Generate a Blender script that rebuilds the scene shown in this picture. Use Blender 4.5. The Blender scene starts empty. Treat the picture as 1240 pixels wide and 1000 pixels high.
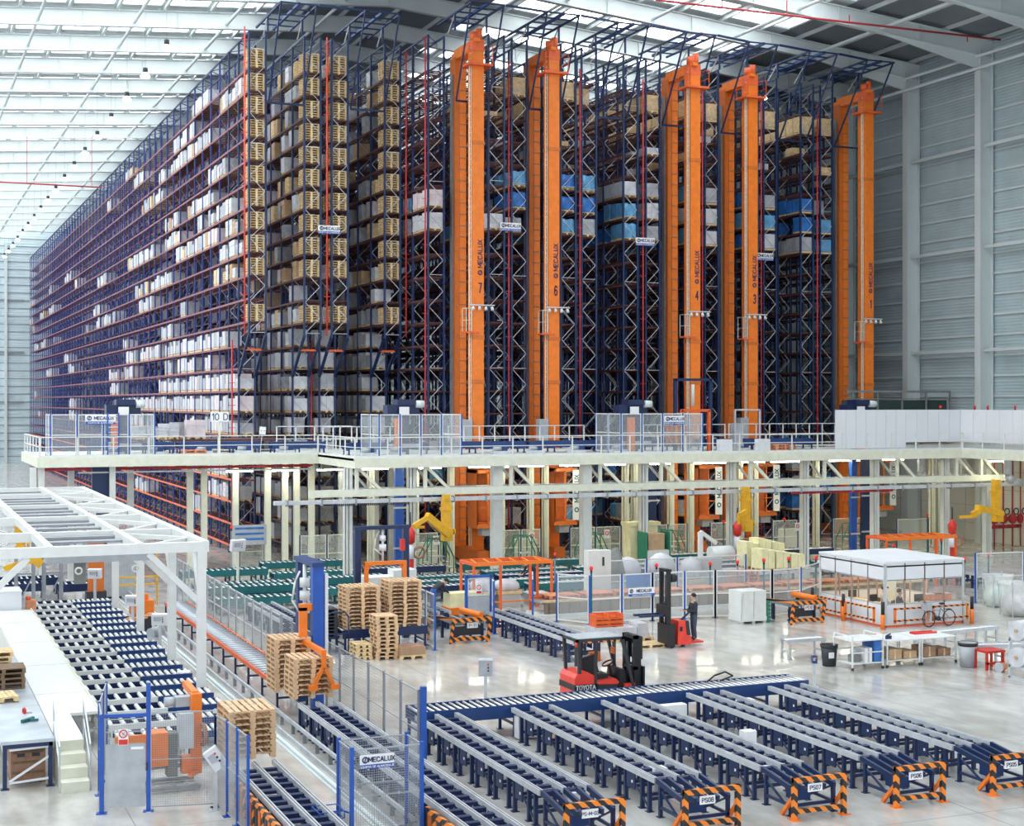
import bpy, math, random
from mathutils import Vector, Matrix
R = random.Random(7)
SC = bpy.context.scene
COL = SC.collection
PI = math.pi
# ---------------------------------------------------------------- camera (a 1240 x 1000 frame)
FPX, HORIZ, EYE = 1815.0, 487.0, 9.4
_h = math.hypot(752.0, FPX)
SN, CS = 752.0 / _h, FPX / _h
def ground(px, py, z=0.0):
    d = FPX * (EYE - z) / (py - HORIZ); l = (px - 620) * d / FPX
    return (CS * l + SN * d, -SN * l + CS * d)
def xat(px, Y):
    u = (px - 620) / FPX
    return Y * (SN + CS * u) / (CS - SN * u)
cam = bpy.data.cameras.new('camera'); camo = bpy.data.objects.new('camera', cam); COL.objects.link(camo)
camo.location = (0, 0, EYE); camo.rotation_euler = (PI / 2, 0, -math.atan2(SN, CS))
cam.sensor_width = 36; cam.lens = 36 * FPX / 1240; cam.shift_y = -(500 - HORIZ) / 1240
cam.clip_end = 600; SC.camera = camo
SC.view_settings.view_transform = 'Standard'; SC.view_settings.look = 'None'
SC.view_settings.gamma = 1; SC.view_settings.use_curve_mapping = False
SC.view_settings.exposure = 0.0
# ---------------------------------------------------------------- materials
def mat(name, col, rough=.5, metal=0., var=.12, scale=3., emit=0., alpha=1., bump=0.):
    m = bpy.data.materials.new(name); m.use_nodes = True
    nt = m.node_tree; b = nt.nodes['Principled BSDF']
    b.inputs['Roughness'].default_value = rough; b.inputs['Metallic'].default_value = metal
    b.inputs['Alpha'].default_value = alpha
    if var > 0:
        tc = nt.nodes.new('ShaderNodeTexCoord'); n = nt.nodes.new('ShaderNodeTexNoise')
        n.inputs['Scale'].default_value = scale; n.inputs['Detail'].default_value = 3
        nt.links.new(tc.outputs['Object'], n.inputs['Vector'])
        r = nt.nodes.new('ShaderNodeValToRGB')
        r.color_ramp.elements[0].position = .3; r.color_ramp.elements[1].position = .7
        r.color_ramp.elements[0].color = [c * (1 - var) for c in col] + [1]
        r.color_ramp.elements[1].color = [min(1, c * (1 + var)) for c in col] + [1]
        nt.links.new(n.outputs['Fac'], r.inputs['Fac']); nt.links.new(r.outputs['Color'], b.inputs['Base Color'])
        if bump:
            bp = nt.nodes.new('ShaderNodeBump'); bp.inputs['Strength'].default_value = bump
            nt.links.new(n.outputs['Fac'], bp.inputs['Height']); nt.links.new(bp.outputs['Normal'], b.inputs['Normal'])
    else:
        b.inputs['Base Color'].default_value = (*col, 1)
    if emit:
        b.inputs['Emission Color'].default_value = (*col, 1); b.inputs['Emission Strength'].default_value = emit
    return m
def stripes(name, c1, c2, k, vec=(1, 1, 1), rough=.5, duty=.5):
    m = mat(name, c1, rough, var=0); nt = m.node_tree; b = nt.nodes['Principled BSDF']
    tc = nt.nodes.new('ShaderNodeTexCoord'); d = nt.nodes.new('ShaderNodeVectorMath'); d.operation = 'DOT_PRODUCT'
    d.inputs[1].default_value = [v * k for v in vec]
    nt.links.new(tc.outputs['Object'], d.inputs[0])
    f = nt.nodes.new('ShaderNodeMath'); f.operation = 'FRACT'; nt.links.new(d.outputs['Value'], f.inputs[0])
    g = nt.nodes.new('ShaderNodeMath'); g.operation = 'GREATER_THAN'; g.inputs[1].default_value = duty
    nt.links.new(f.outputs[0], g.inputs[0])
    mx = nt.nodes.new('ShaderNodeMix'); mx.data_type = 'RGBA'
    mx.inputs['A'].default_value = (*c1, 1); mx.inputs['B'].default_value = (*c2, 1)
    nt.links.new(g.outputs[0], mx.inputs['Factor']); nt.links.new(mx.outputs['Result'], b.inputs['Base Color'])
    return m
def glassy(name, tint, amount):
    m = bpy.data.materials.new(name); m.use_nodes = True; nt = m.node_tree; nt.nodes.clear()
    o = nt.nodes.new('ShaderNodeOutputMaterial'); t = nt.nodes.new('ShaderNodeBsdfTransparent'); g = nt.nodes.new('ShaderNodeBsdfGlossy')
    x = nt.nodes.new('ShaderNodeMixShader'); t.inputs[0].default_value = (*tint, 1); g.inputs['Roughness'].default_value = .05
    x.inputs[0].default_value = amount
    nt.links.new(t.outputs[0], x.inputs[1]); nt.links.new(g.outputs[0], x.inputs[2]); nt.links.new(x.outputs[0], o.inputs[0])
    return m
M = {}
def D(k, *a, **kw): M[k] = mat(k, *a, **kw)
D('navy', (.006, .022, .085), .38); D('navy_mid', (.01, .045, .17), .4); D('fence_blue', (.016, .09, .42), .4)
D('hazed_blue', (.028, .045, .22), .45); D('steel_navy', (.008, .028, .1), .45); D('film_shaded', (.1, .11, .17), .5, var=.3, scale=1.5); D('teal', (.01, .13, .14), .45); D('green', (.02, .2, .12), .5)
D('galv', (.56, .59, .62), .42, .25); D('galv_dark', (.3, .32, .35), .45, .3); D('roller', (.75, .77, .78), .3, .5)
D('white', (.73, .75, .73), .5, var=.04); D('cream', (.74, .75, .62), .5, var=.06); D('offwhite', (.68, .7, .67), .5, var=.06)
D('panel_white', (.74, .76, .8), .45, var=.03, scale=.6); D('grey', (.48, .5, .5), .5, var=.06); D('charcoal', (.03, .033, .04), .5)
D('black', (.012, .012, .014), .45); D('rubber', (.015, .015, .017), .8)
D('orange', (.86, .2, .015), .42, var=.08); D('orange_deep', (.62, .15, .02), .5, var=.1); D('orange_red', (.78, .13, .03), .45)
D('brown_beam', (.1, .038, .036), .55, var=.2); D('beam_red', (.25, .075, .1), .5, var=.15)
D('red', (.62, .03, .02), .4); D('pipe_red', (.5, .035, .05), .45); D('red_bright', (.8, .06, .04), .35)
D('yellow', (.78, .42, .02), .45); D('yellow_pale', (.82, .76, .45), .6, var=.1)
D('wood', (.66, .44, .26), .75, var=.22, scale=6, bump=.1); D('wood_pale', (.72, .53, .29), .75, var=.2, scale=6, bump=.1)
D('wood_dark', (.2, .13, .08), .8, var=.25, scale=6); D('wood_brown', (.35, .2, .13), .8, var=.2, scale=5)
D('wood_orange', (.75, .3, .16), .7, var=.18, scale=6); D('card', (.5, .33, .19), .8, var=.12)
D('film', (.6, .61, .65), .35, var=.14, scale=2.2, bump=.15); D('film_grey', (.4, .41, .45), .4, var=.2, scale=2.2, bump=.15)
D('film_pink', (.72, .62, .64), .4, var=.12, scale=2); D('load_blue', (.03, .16, .5), .35, var=.3, scale=2.4); D('load_cyan', (.12, .36, .62), .3, var=.25, scale=2.2)
D('steel_top', (.5, .55, .6), .35, .35, var=.18, scale=1.2); D('skin', (.6, .36, .26), .6, var=.03); D('hair', (.02, .015, .012), .7)
D('jacket', (.025, .03, .05), .8); D('denim', (.06, .075, .12), .8); D('dark_cloth', (.03, .03, .035), .8); D('shoe', (.02, .02, .02), .6)
D('shirt_blue', (.05, .12, .4), .8); D('wire', (.36, .39, .42), .45, .1, var=0); D('wire_dark', (.38, .42, .46), .45, .1, var=0)
D('mesh_far', (.55, .6, .62), .5, var=0, alpha=.2); D('mesh_pale', (.78, .82, .74), .5, var=0, alpha=.22); D('net', (.85, .9, .88), .5, var=.15, scale=4, alpha=.45)
D('bag_stuff', (.6, .78, .68), .5, var=.3, scale=6, bump=.4); D('sign_white', (.85, .86, .88), .4, var=0); D('ink', (.02, .03, .12), .5, var=0); D('ink_teal', (.0, .16, .2), .5, var=0)
D('lamp_on', (1, .97, .9), .4, var=0, emit=22); D('tube_on', (1, .96, .74), .4, var=0, emit=40); D('daylight', (.93, .97, 1), .5, var=0, emit=5.0)
D('room_lamp', (1, .86, .64), .4, var=0, emit=30); D('beacon', (.8, .02, .02), .3, var=0, emit=.12); D('green_glow', (.03, .6, .3), .3, var=0)
D('plastic_grey', (.42, .45, .48), .5); D('brown_skirt', (.22, .17, .13), .7, var=.2); D('tarp', (.2, .21, .2), .8); D('dark_green', (.04, .07, .065), .6); D('wall_brown', (.42, .28, .22), .7, var=.15)
M['hazard'] = stripes('hazard', (.86, .24, .02), (.02, .018, .016), 3.3, (1, .6, 1)); M['hazard_small'] = stripes('hazard_small', (.86, .3, .08), (.03, .025, .02), 1.9, (1, 1, .15))
M['glass'] = glassy('glass', (.97, .98, .98), .06); M['sheet_plastic'] = glassy('sheet_plastic', (.86, .88, .86), .12)
def wall_material(name, col, k, rough=.6):
    m = mat(name, col, rough, var=.1, scale=.35); nt = m.node_tree; b = nt.nodes['Principled BSDF']
    tc = nt.nodes.new('ShaderNodeTexCoord'); w = nt.nodes.new('ShaderNodeTexWave'); w.wave_type = 'BANDS'; w.bands_direction = 'Z'; w.wave_profile = 'TRI'
    w.inputs['Scale'].default_value = k; nt.links.new(tc.outputs['Object'], w.inputs['Vector'])
    bp = nt.nodes.new('ShaderNodeBump'); bp.inputs['Strength'].default_value = .5; bp.inputs['Distance'].default_value = .05
    nt.links.new(w.outputs['Fac'], bp.inputs['Height']); nt.links.new(bp.outputs['Normal'], b.inputs['Normal'])
    return m
M['wall_right'] = wall_material('wall_right', (.44, .54, .57), 1.5); M['wall_end'] = wall_material('wall_end', (.55, .66, .7), .8)
D('wall_low', (.72, .73, .66), .6, var=.08, scale=.5); D('roof_dark', (.2, .23, .25), .6, var=.12, scale=.3)
D('steel_paint', (.62, .68, .68), .5, var=.05, scale=.4)
def floor_material():
    m = mat('concrete', (.5, .49, .46), .2, var=0); m.node_tree.nodes['Principled BSDF'].inputs['Coat Weight'].default_value = .4; m.node_tree.nodes['Principled BSDF'].inputs['Coat Roughness'].default_value = .06; nt = m.node_tree; b = nt.nodes['Principled BSDF']
    tc = nt.nodes.new('ShaderNodeTexCoord')
    def noise(s, d, stretch=None):
        n = nt.nodes.new('ShaderNodeTexNoise'); n.inputs['Scale'].default_value = s; n.inputs['Detail'].default_value = d
        if stretch:
            mp = nt.nodes.new('ShaderNodeMapping'); mp.inputs['Scale'].default_value = stretch
            nt.links.new(tc.outputs['Object'], mp.inputs['Vector']); nt.links.new(mp.outputs[0], n.inputs['Vector'])
        else: nt.links.new(tc.outputs['Object'], n.inputs['Vector'])
        return n
    a = noise(.25, 6); c = noise(1.6, 8, (1, .45, 1)); mx = nt.nodes.new('ShaderNodeMath'); mx.operation = 'ADD'
    nt.links.new(a.outputs['Fac'], mx.inputs[0]); nt.links.new(c.outputs['Fac'], mx.inputs[1])
    r = nt.nodes.new('ShaderNodeValToRGB'); e = r.color_ramp.elements
    e[0].position = .62; e[0].color = (.43, .41, .37, 1); e[1].position = .98; e[1].color = (.66, .645, .61, 1)
    hf = nt.nodes.new('ShaderNodeMath'); hf.operation = 'MULTIPLY'; hf.inputs[1].default_value = .8
    nt.links.new(mx.outputs[0], hf.inputs[0]); nt.links.new(hf.outputs[0], r.inputs['Fac'])
    # saw-cut joints every 6 m
    sx = nt.nodes.new('ShaderNodeSeparateXYZ'); nt.links.new(tc.outputs['Object'], sx.inputs[0]); prev = r.outputs['Color']
    for ax, off in (('X', 1.0), ('Y', 2.4)):
        ad = nt.nodes.new('ShaderNodeMath'); ad.operation = 'ADD'; ad.inputs[1].default_value = off; nt.links.new(sx.outputs[ax], ad.inputs[0])
        md = nt.nodes.new('ShaderNodeMath'); md.operation = 'MODULO'; md.inputs[1].default_value = 6; nt.links.new(ad.outputs[0], md.inputs[0])
        lt = nt.nodes.new('ShaderNodeMath'); lt.operation = 'LESS_THAN'; lt.inputs[1].default_value = .03; nt.links.new(md.outputs[0], lt.inputs[0])
        q = nt.nodes.new('ShaderNodeMix'); q.data_type = 'RGBA'; q.inputs['B'].default_value = (.36, .35, .33, 1)
        nt.links.new(lt.outputs[0], q.inputs['Factor']); nt.links.new(prev, q.inputs['A']); prev = q.outputs['Result']
    nt.links.new(prev, b.inputs['Base Color'])
    rr = nt.nodes.new('ShaderNodeMapRange'); rr.inputs['To Min'].default_value = .1; rr.inputs['To Max'].default_value = .3
    nt.links.new(c.outputs['Fac'], rr.inputs['Value']); nt.links.new(rr.outputs[0], b.inputs['Roughness'])
    return m
M['floor'] = floor_material()
# ---------------------------------------------------------------- mesh builder
class MB:
    def __init__(s): s.v = []; s.f = []; s.m = []; s.sm = []
    def _add(s, vs, fs, m, smooth=False):
        b = len(s.v); s.v += [tuple(p) for p in vs]
        for f in fs: s.f.append([b + i for i in f]); s.m.append(m); s.sm.append(smooth)
        return s
    def box(s, x0, y0, z0, x1, y1, z1, m=0):
        return s._add([(x0,y0,z0),(x1,y0,z0),(x1,y1,z0),(x0,y1,z0),(x0,y0,z1),(x1,y0,z1),(x1,y1,z1),(x0,y1,z1)],
                      [(0,3,2,1),(4,5,6,7),(0,1,5,4),(1,2,6,5),(2,3,7,6),(3,0,4,7)], m)
    def cb(s, c, d, m=0):
        return s.box(c[0]-d[0]/2, c[1]-d[1]/2, c[2]-d[2]/2, c[0]+d[0]/2, c[1]+d[1]/2, c[2]+d[2]/2, m)
    def bar(s, p, q, w=.06, h=None, m=0):
        p, q = Vector(p), Vector(q); h = w if h is None else h
        d = (q - p).normalized(); up = Vector((0, 0, 1)) if abs(d.z) < .95 else Vector((0, 1, 0))
        a = d.cross(up).normalized() * w / 2; b = a.cross(d).normalized() * h / 2
        vs = [p-a-b, p+a-b, p+a+b, p-a+b, q-a-b, q+a-b, q+a+b, q-a+b]
        return s._add(vs, [(0,1,2,3),(7,6,5,4),(0,4,5,1),(1,5,6,2),(2,6,7,3),(3,7,4,0)], m)
    def cyl(s, p, q, r, n=10, m=0, r2=None, caps=True):
        p, q = Vector(p), Vector(q); r2 = r if r2 is None else r2
        d = (q - p).normalized(); up = Vector((0, 0, 1)) if abs(d.z) < .95 else Vector((0, 1, 0))
        a = d.cross(up).normalized(); b = a.cross(d); vs = []
        for c, rr in ((p, r), (q, r2)):
            for i in range(n):
                t = 2 * PI * i / n; vs.append(c + (a * math.cos(t) + b * math.sin(t)) * rr)
        s._add(vs, [(i, i + n, (i + 1) % n + n, (i + 1) % n) for i in range(n)], m, True)
        if caps:
            k = len(s.v) - 2 * n
            s.f.append([k + i for i in range(n)]); s.f.append([k + n + i for i in reversed(range(n))]); s.m += [m, m]; s.sm += [False, False]
        return s
    def tube(s, pts, r, n=8, m=0):
        for a, b in zip(pts, pts[1:]): s.cyl(a, b, r, n, m)
        return s
    def ring(s, c, ax, r, tr, n=24, k=6, m=0):
        ax = Vector(ax).normalized(); u = ax.orthogonal().normalized(); w = ax.cross(u); vs = []; c = Vector(c)
        for i in range(n):
            t = 2*PI*i/n; e = u*math.cos(t) + w*math.sin(t)
            for j in range(k):
                q = 2*PI*j/k; vs.append(c + e*(r + tr*math.cos(q)) + ax*tr*math.sin(q))
        return s._add(vs, [(i*k+j, ((i+1)%n)*k+j, ((i+1)%n)*k+(j+1)%k, i*k+(j+1)%k) for i in range(n) for j in range(k)], m, True)
    def lathe(s, c, prof, n=16, m=0):
        vs = []
        for r, z in prof:
            for i in range(n):
                t = 2*PI*i/n; vs.append((c[0]+r*math.cos(t), c[1]+r*math.sin(t), c[2]+z))
        L = len(prof)
        s._add(vs, [(j*n+i, j*n+(i+1)%n, (j+1)*n+(i+1)%n, (j+1)*n+i) for j in range(L-1) for i in range(n)], m, True)
        return s
    def prism(s, poly, axis, a, b, m=0):
        def P(u, v, w): return {'x': (w, u, v), 'y': (u, w, v), 'z': (u, v, w)}[axis]
        n = len(poly)
        return s._add([P(u, v, a) for u, v in poly] + [P(u, v, b) for u, v in poly],
                      [tuple(range(n)), tuple(reversed(range(n, 2*n)))] + [(i, i+n, (i+1) % n+n, (i+1) % n) for i in range(n)], m)
    def blob(s, c, r, n=12, m=0, amp=0., seed=1):
        rr = random.Random(seed); vs = []; fs = []
        k = n // 2
        for j in range(k + 1):
            th = PI * j / k
            for i in range(n):
                t = 2*PI*i/n; a = 1 + amp*(rr.random()-.5)
                vs.append((c[0]+r[0]*a*math.sin(th)*math.cos(t), c[1]+r[1]*a*math.sin(th)*math.sin(t), c[2]+r[2]*a*math.cos(th)))
        for j in range(k):
            for i in range(n): fs.append((j*n+i, (j+1)*n+i, (j+1)*n+(i+1) % n, j*n+(i+1) % n))
        return s._add(vs, fs, m, True)
    def mesh(s, name, mats, fix=True):
        me = bpy.data.meshes.new(name); me.from_pydata(s.v, [], s.f)
        for k in ([mats] if isinstance(mats, str) else mats): me.materials.append(M[k])
        me.polygons.foreach_set('material_index', s.m); me.polygons.foreach_set('use_smooth', s.sm)
        me.update()
        if fix:
            import bmesh
            b = bmesh.new(); b.from_mesh(me); bmesh.ops.recalc_face_normals(b, faces=b.faces); b.to_mesh(me); b.free()
        return me
    def ob(s, name, mats, parent=None, loc=(0, 0, 0), rz=0.):
        return link(name, s.mesh(name, mats), parent, loc, rz)
def link(name, me, parent=None, loc=(0, 0, 0), rz=0., rot=None):
    o = bpy.data.objects.new(name, me); COL.objects.link(o); o.location = loc
    o.rotation_euler = rot if rot else (0, 0, rz)
    if parent: o.parent = parent
    return o
def tag(o, label=None, cat=None, group=None, kind=None):
    if label: o['label'] = label
    if cat: o['category'] = cat
    if group: o['group'] = group
    if kind: o['kind'] = kind
    return o
def thing(name, label, cat, loc=(0, 0, 0), rz=0., group=None):
    o = bpy.data.objects.new(name, None); COL.objects.link(o); o.location = loc; o.rotation_euler = (0, 0, rz); o.empty_display_size = .2
    return tag(o, label, cat, group)
def structure(o): o['kind'] = 'structure'; return o
KIDS = {}
def kids(o): return list(o.children)
def copy_tree(o, parent=None):
    c = o.copy(); COL.objects.link(c)
    if parent: c.parent = parent
    for k in o.children: copy_tree(k, c)
    return c
CACHE = {}
def place(key, make, loc, label, rz=0., group=None):
    if key in CACHE: r = copy_tree(CACHE[key])
    else: r = CACHE[key] = make()
    r.location = loc; r.rotation_euler = (0, 0, rz); r['label'] = label
    if group: r['group'] = group
    return r
W1 = 'zeroth first second third fourth fifth sixth seventh eighth ninth tenth eleventh twelfth thirteenth fourteenth fifteenth sixteenth seventeenth eighteenth nineteenth twentieth'.split()
def nth(n):
    if n <= 20: return W1[n]
    t = {2: 'twenty', 3: 'thirty', 4: 'forty', 5: 'fifty'}
    return t[n // 10] + '-' + W1[n % 10] if n % 10 else {3: 'thirtieth', 4: 'fortieth', 5: 'fiftieth'}[n // 10]
GL = {'A': [[(0,0),(.35,1),(.7,0)],[(.14,.34),(.56,.34)]], 'C': [[(.66,.8),(.5,1),(.2,1),(0,.78),(0,.22),(.2,0),(.5,0),(.66,.2)]], 'D': [[(0,0),(0,1),(.42,1),(.66,.74),(.66,.26),(.42,0),(0,0)]],
 'E': [[(.6,0),(0,0),(0,1),(.6,1)],[(0,.52),(.5,.52)]], 'I': [[(.1,0),(.1,1)]], 'J': [[(.5,1),(.5,.2),(.35,0),(.15,0),(0,.2)]], 'L': [[(0,1),(0,0),(.58,0)]], 'M': [[(0,0),(0,1),(.4,.28),(.8,1),(.8,0)]],
 'N': [[(0,0),(0,1),(.64,0),(.64,1)]], 'O': [[(.2,0),(0,.25),(0,.75),(.2,1),(.48,1),(.68,.75),(.68,.25),(.48,0),(.2,0)]], 'P': [[(0,0),(0,1),(.45,1),(.62,.86),(.62,.62),(.45,.48),(0,.48)]], 'Q': [[(.2,0),(0,.25),(0,.75),(.2,1),(.48,1),(.68,.75),(.68,.25),(.48,0),(.2,0)],[(.42,.25),(.7,-.05)]],
 'S': [[(.6,.84),(.45,1),(.18,1),(0,.86),(0,.66),(.15,.53),(.47,.47),(.62,.34),(.62,.14),(.45,0),(.15,0),(0,.16)]], 'T': [[(0,1),(.64,1)],[(.32,1),(.32,0)]], 'U': [[(0,1),(0,.22),(.18,0),(.46,0),(.64,.22),(.64,1)]], 'W': [[(0,1),(.2,0),(.4,.7),(.6,0),(.8,1)]],
 'X': [[(0,0),(.64,1)],[(0,1),(.64,0)]], 'Y': [[(0,1),(.32,.5),(.64,1)],[(.32,.5),(.32,0)]], '-': [[(.05,.48),(.4,.48)]], ' ': [], '.': [[(.05,0),(.05,.08)]],
 '0': [[(.18,0),(0,.25),(0,.75),(.18,1),(.4,1),(.58,.75),(.58,.25),(.4,0),(.18,0)]], '1': [[(.08,.8),(.3,1),(.3,0)]], '2': [[(0,.8),(.16,1),(.42,1),(.58,.82),(.58,.64),(0,0),(.6,0)]], '3': [[(0,.84),(.15,1),(.42,1),(.56,.86),(.56,.64),(.42,.53),(.2,.53)],[(.42,.53),(.58,.38),(.58,.16),(.42,0),(.14,0),(0,.16)]],
 '4': [[(.44,0),(.44,1),(0,.32),(.62,.32)]], '5': [[(.54,1),(.06,1),(.02,.56),(.38,.6),(.58,.42),(.58,.18),(.4,0),(.14,0),(0,.16)]], '6': [[(.54,.86),(.4,1),(.18,1),(0,.75),(0,.2),(.16,0),(.42,0),(.58,.18),(.58,.4),(.42,.56),(.16,.56),(0,.4)]], '7': [[(0,1),(.58,1),(.2,0)]],
 '8': [[(.16,.53),(.02,.68),(.02,.84),(.16,1),(.42,1),(.56,.84),(.56,.68),(.42,.53),(.16,.53),(0,.36),(0,.16),(.16,0),(.42,0),(.58,.16),(.58,.36),(.42,.53)]]}
def text(s, size, mt, parent, loc, rot=(PI/2, 0, 0), align='CENTER', name='lettering', bold=.0, sx=1., wt=.19):
    h = size * .72; m = MB(); x = 0.; w = h * wt
    for ch in s:
        g = GL[ch]; wd = max([p[0] for l in g for p in l], default=.3)
        for l in g:
            for a, b in zip(l, l[1:]):
                A, B = Vector((x + a[0] * h * sx, (a[1] - .5) * h, 0)), Vector((x + b[0] * h * sx, (b[1] - .5) * h, 0)); d = (B - A).normalized() * w * .42
                m.bar(A - d, B + d, w, .012)
        x += (wd + .26) * h * sx
    x -= .26 * h * sx
    for i, v in enumerate(m.v): m.v[i] = (v[0] - x / 2, v[1], v[2])
    o = link(name, m.mesh(name, mt), parent, loc, 0, rot); return o
def shared(cache, key, fn):
    if key not in cache: cache[key] = fn()
    return cache[key]
MESH = {}
EXPOSURE = 0.0
# ================================================================ THE SETTING
XW, YE, XL, YN = 68.4, 243.0, -22.0, 8.0
structure(MB().box(XL, YN, -.2, XW, YE, 0).ob('floor', 'floor'))
w = MB(); w.box(XW, 20, 7.2, XW + .2, YE, 36)
for i in range(17): w.box(XW - .12, 20, 8.4 + 1.37 * i, XW, YE, 8.52 + 1.37 * i, 1)
structure(w.ob('wall_right', ['wall_right', 'steel_paint']))
w = MB().box(XW, 20, 0, XW + .2, YE, 7.2)
for i in range(5): w.box(XW - .02, 20, 1.2 * i + 1.15, XW, YE, 1.2 * i + 1.18, 1)
for i in range(60): w.box(XW - .02, 21 + 2.4 * i, 0, XW, 21.03 + 2.4 * i, 7.2, 1)
structure(w.ob('trim_1', ['wall_low', 'plastic_grey']))
w = MB().box(XL, YE, 0, XW, YE + .2, 38)
for i in range(30): w.box(XL, YE - .06, 1.2 * i + 1, XW, YE, 1.2 * i + 1.12, 1)
for z in (9.3, 17, 25): w.box(XL, YE - .3, z, 19, YE, z + .25, 1)
structure(w.ob('wall_back', ['wall_end', 'galv_dark']))
for i in range(3):
    structure(MB().box(3.5 + 6.3 * i, YE - .5, 0, 3.9 + 6.3 * i, YE, 34).ob('column', 'steel_paint'))
RIDGE = 31.0
def zb(x): return 36.0 - (.07 * (RIDGE - x) if x < RIDGE else .094 * (x - RIDGE))
YR = [88.5 + 7.77 * k for k in range(-8, 20)]
def rafter():
    m = MB(); top = 1.15
    for x0, x1 in ((XL, RIDGE), (RIDGE, XW)):
        for (za, zc, hw) in ((0, .06, .2), (top - .06, top, .2), (.06, top - .06, .03)):
            m.prism([(x0, zb(x0) + za), (x1, zb(x1) + za), (x1, zb(x1) + zc), (x0, zb(x0) + zc)], 'y', -hw, hw)
    m.prism([(XW - 9, zb(XW - 9)), (XW, zb(XW) - 1.0), (XW, zb(XW) + .1)], 'y', -.1, .1)
    x = XL + 2.4
    while x < XW:
        m.box(x, -.19, zb(x), x + .03, .19, zb(x) + top); x += 6.3
    return m.mesh('rafter', 'steel_paint')
rm = rafter()
for y in YR: structure(link('rafter', rm, None, (0, y, 0)))
# building columns along the right wall, with the tubular struts between them
cm = MB().box(-1.1, -.28, 0, -1.04, .28, 33).box(-.06, -.28, 0, 0, .28, 33).box(-1.04, -.04, 0, -.06, .04, 33).mesh('column', 'steel_paint')
for y in YR: structure(link('column', cm, None, (XW - .14, y, 0)))
for z in (12.8, 19.7, 26.5): structure(MB().box(XW - .75, 30, z, XW - .5, YE, z + .22).ob('trim_2', 'steel_paint'))
# purlins, longitudinal struts, roof sheets, skylight panes
pm = MB().box(-.07, YN, 0, .07, YE, .26).mesh('purlin', 'steel_paint')
x = -20.5
PURL = []
while x < XW: PURL.append(x); structure(link('purlin', pm, None, (x, 0, zb(x) + 1.15))); x += 3.15
sm = MB().cyl((0, YN, 0), (0, YE, 0), .11, 8).mesh('strut', 'steel_paint')
for x in (-9.9, -3.6, 2.7, 9.0, 15.3, 21.6, 27.9, 40.5, 46.8, 53.1, 59.4): structure(link('strut', sm, None, (x, 0, zb(x) + .35)))
ZONES = [(-17.35, 24.7), (38.0, 57.0)]
NP = 0
def zr(x): return zb(x) + 1.43
ceil = MB()
def sheet(x0, x1, y0, y1, m=0):
    for a, b in ((x0, min(x1, RIDGE)), (max(x0, RIDGE), x1)):
        if b > a: ceil.prism([(a, zr(a)), (b, zr(b)), (b, zr(b) + .1), (a, zr(a) + .1)], 'y', y0, y1, m)
for x0, x1 in ((XL, ZONES[0][0]), (ZONES[0][1], ZONES[1][0]), (ZONES[1][1], XW)): sheet(x0, x1, YN, YE)
pane_cache = {}
ys = [YN] + [y for y in YR if y > YN]
for bi, y in enumerate(YR):
    rows = [(y + .75, y + 3.45), (y + 4.35, y + 7.05)]
    for zx0, zx1 in ZONES:
        sheet(zx0, zx1, y - .72, y + .75, 1); sheet(zx0, zx1, y + 3.45, y + 4.35, 1)
        for ri, (a, b) in enumerate(rows):
            cells = [p for p in PURL if p > zx0 - .2 and p + 3.15 < zx1 + .4]
            for p in cells: sheet(p - .28, p + .28, a, b, 1)
            def panes():
                m = MB()
                for p in cells:
                    q0, q1 = p + .28, p + 2.87
                    m.prism([(q0, zr(q0) + .03), (q1, zr(q1) + .03), (q1, zr(q1) + .06), (q0, zr(q0) + .06)], 'y', 0, b - a, 0)
                    for t in (.33, .66):
                        xx = q0 + (q1 - q0) * t; m.box(xx - .02, 0, zr(xx) - .02, xx + .02, b - a, zr(xx) + .05, 1)
                    for yy in (.0, b - a): m.prism([(q0, zr(q0) - .06), (q1, zr(q1) - .06), (q1, zr(q1) + .08), (q0, zr(q0) + .08)], 'y', yy - .03, yy + .03, 1)
                return m.mesh('window', ['daylight', 'steel_paint'])
            NP += 1
            structure(link('window_%d' % NP, shared(pane_cache, zx0, panes), None, (0, a, 0)))
    if bi == 0:
        for zx0, zx1 in ZONES: sheet(zx0, zx1, YN, y - .72, 1)
for zx0, zx1 in ZONES: sheet(zx0, zx1, YR[-1] + 7.05, YE, 1)
structure(ceil.ob('ceiling', ['roof_dark', 'steel_paint']))
# sprinkler mains and wall pipes
def pipe(label, pts, r, mt, hang=None):
    t = thing('sprinkler_pipe' if 'pipe' in mt else 'wall_pipe', label, 'pipe', pts[0]); o = Vector(pts[0])
    MB().tube([Vector(p) - o for p in pts], r, 8).ob('pipe_run', mt, t)
    if hang:
        for p in hang: MB().bar(Vector(p) - o, Vector((p[0], p[1], zb(p[0]) + .1)) - o, .05).ob('hanger', mt, t)
    return t
pipe('thin red sprinkler main slung across under the roof beam by the right wall', [(42, 79, 33.3), (67.6, 79, 33.3)], .07, 'pipe_red', [(46.5 + 4.6 * i, 79, 33.3) for i in range(5)])
pipe('thin red sprinkler main crossing far down under the left roof beams', [(4, 150, 30.3), (19, 150, 30.3)], .07, 'pipe_red', [(6 + 6 * i, 150, 30.3) for i in range(3)])
pipe('upper pale pipe running high along the right wall under the eaves', [(67, 60, 32.5), (67, YE, 32.5)], .11, 'steel_paint')
pipe('lower pale pipe running high along the right wall under the eaves', [(67, 60, 31.7), (67, YE, 31.7)], .11, 'steel_paint')
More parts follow.
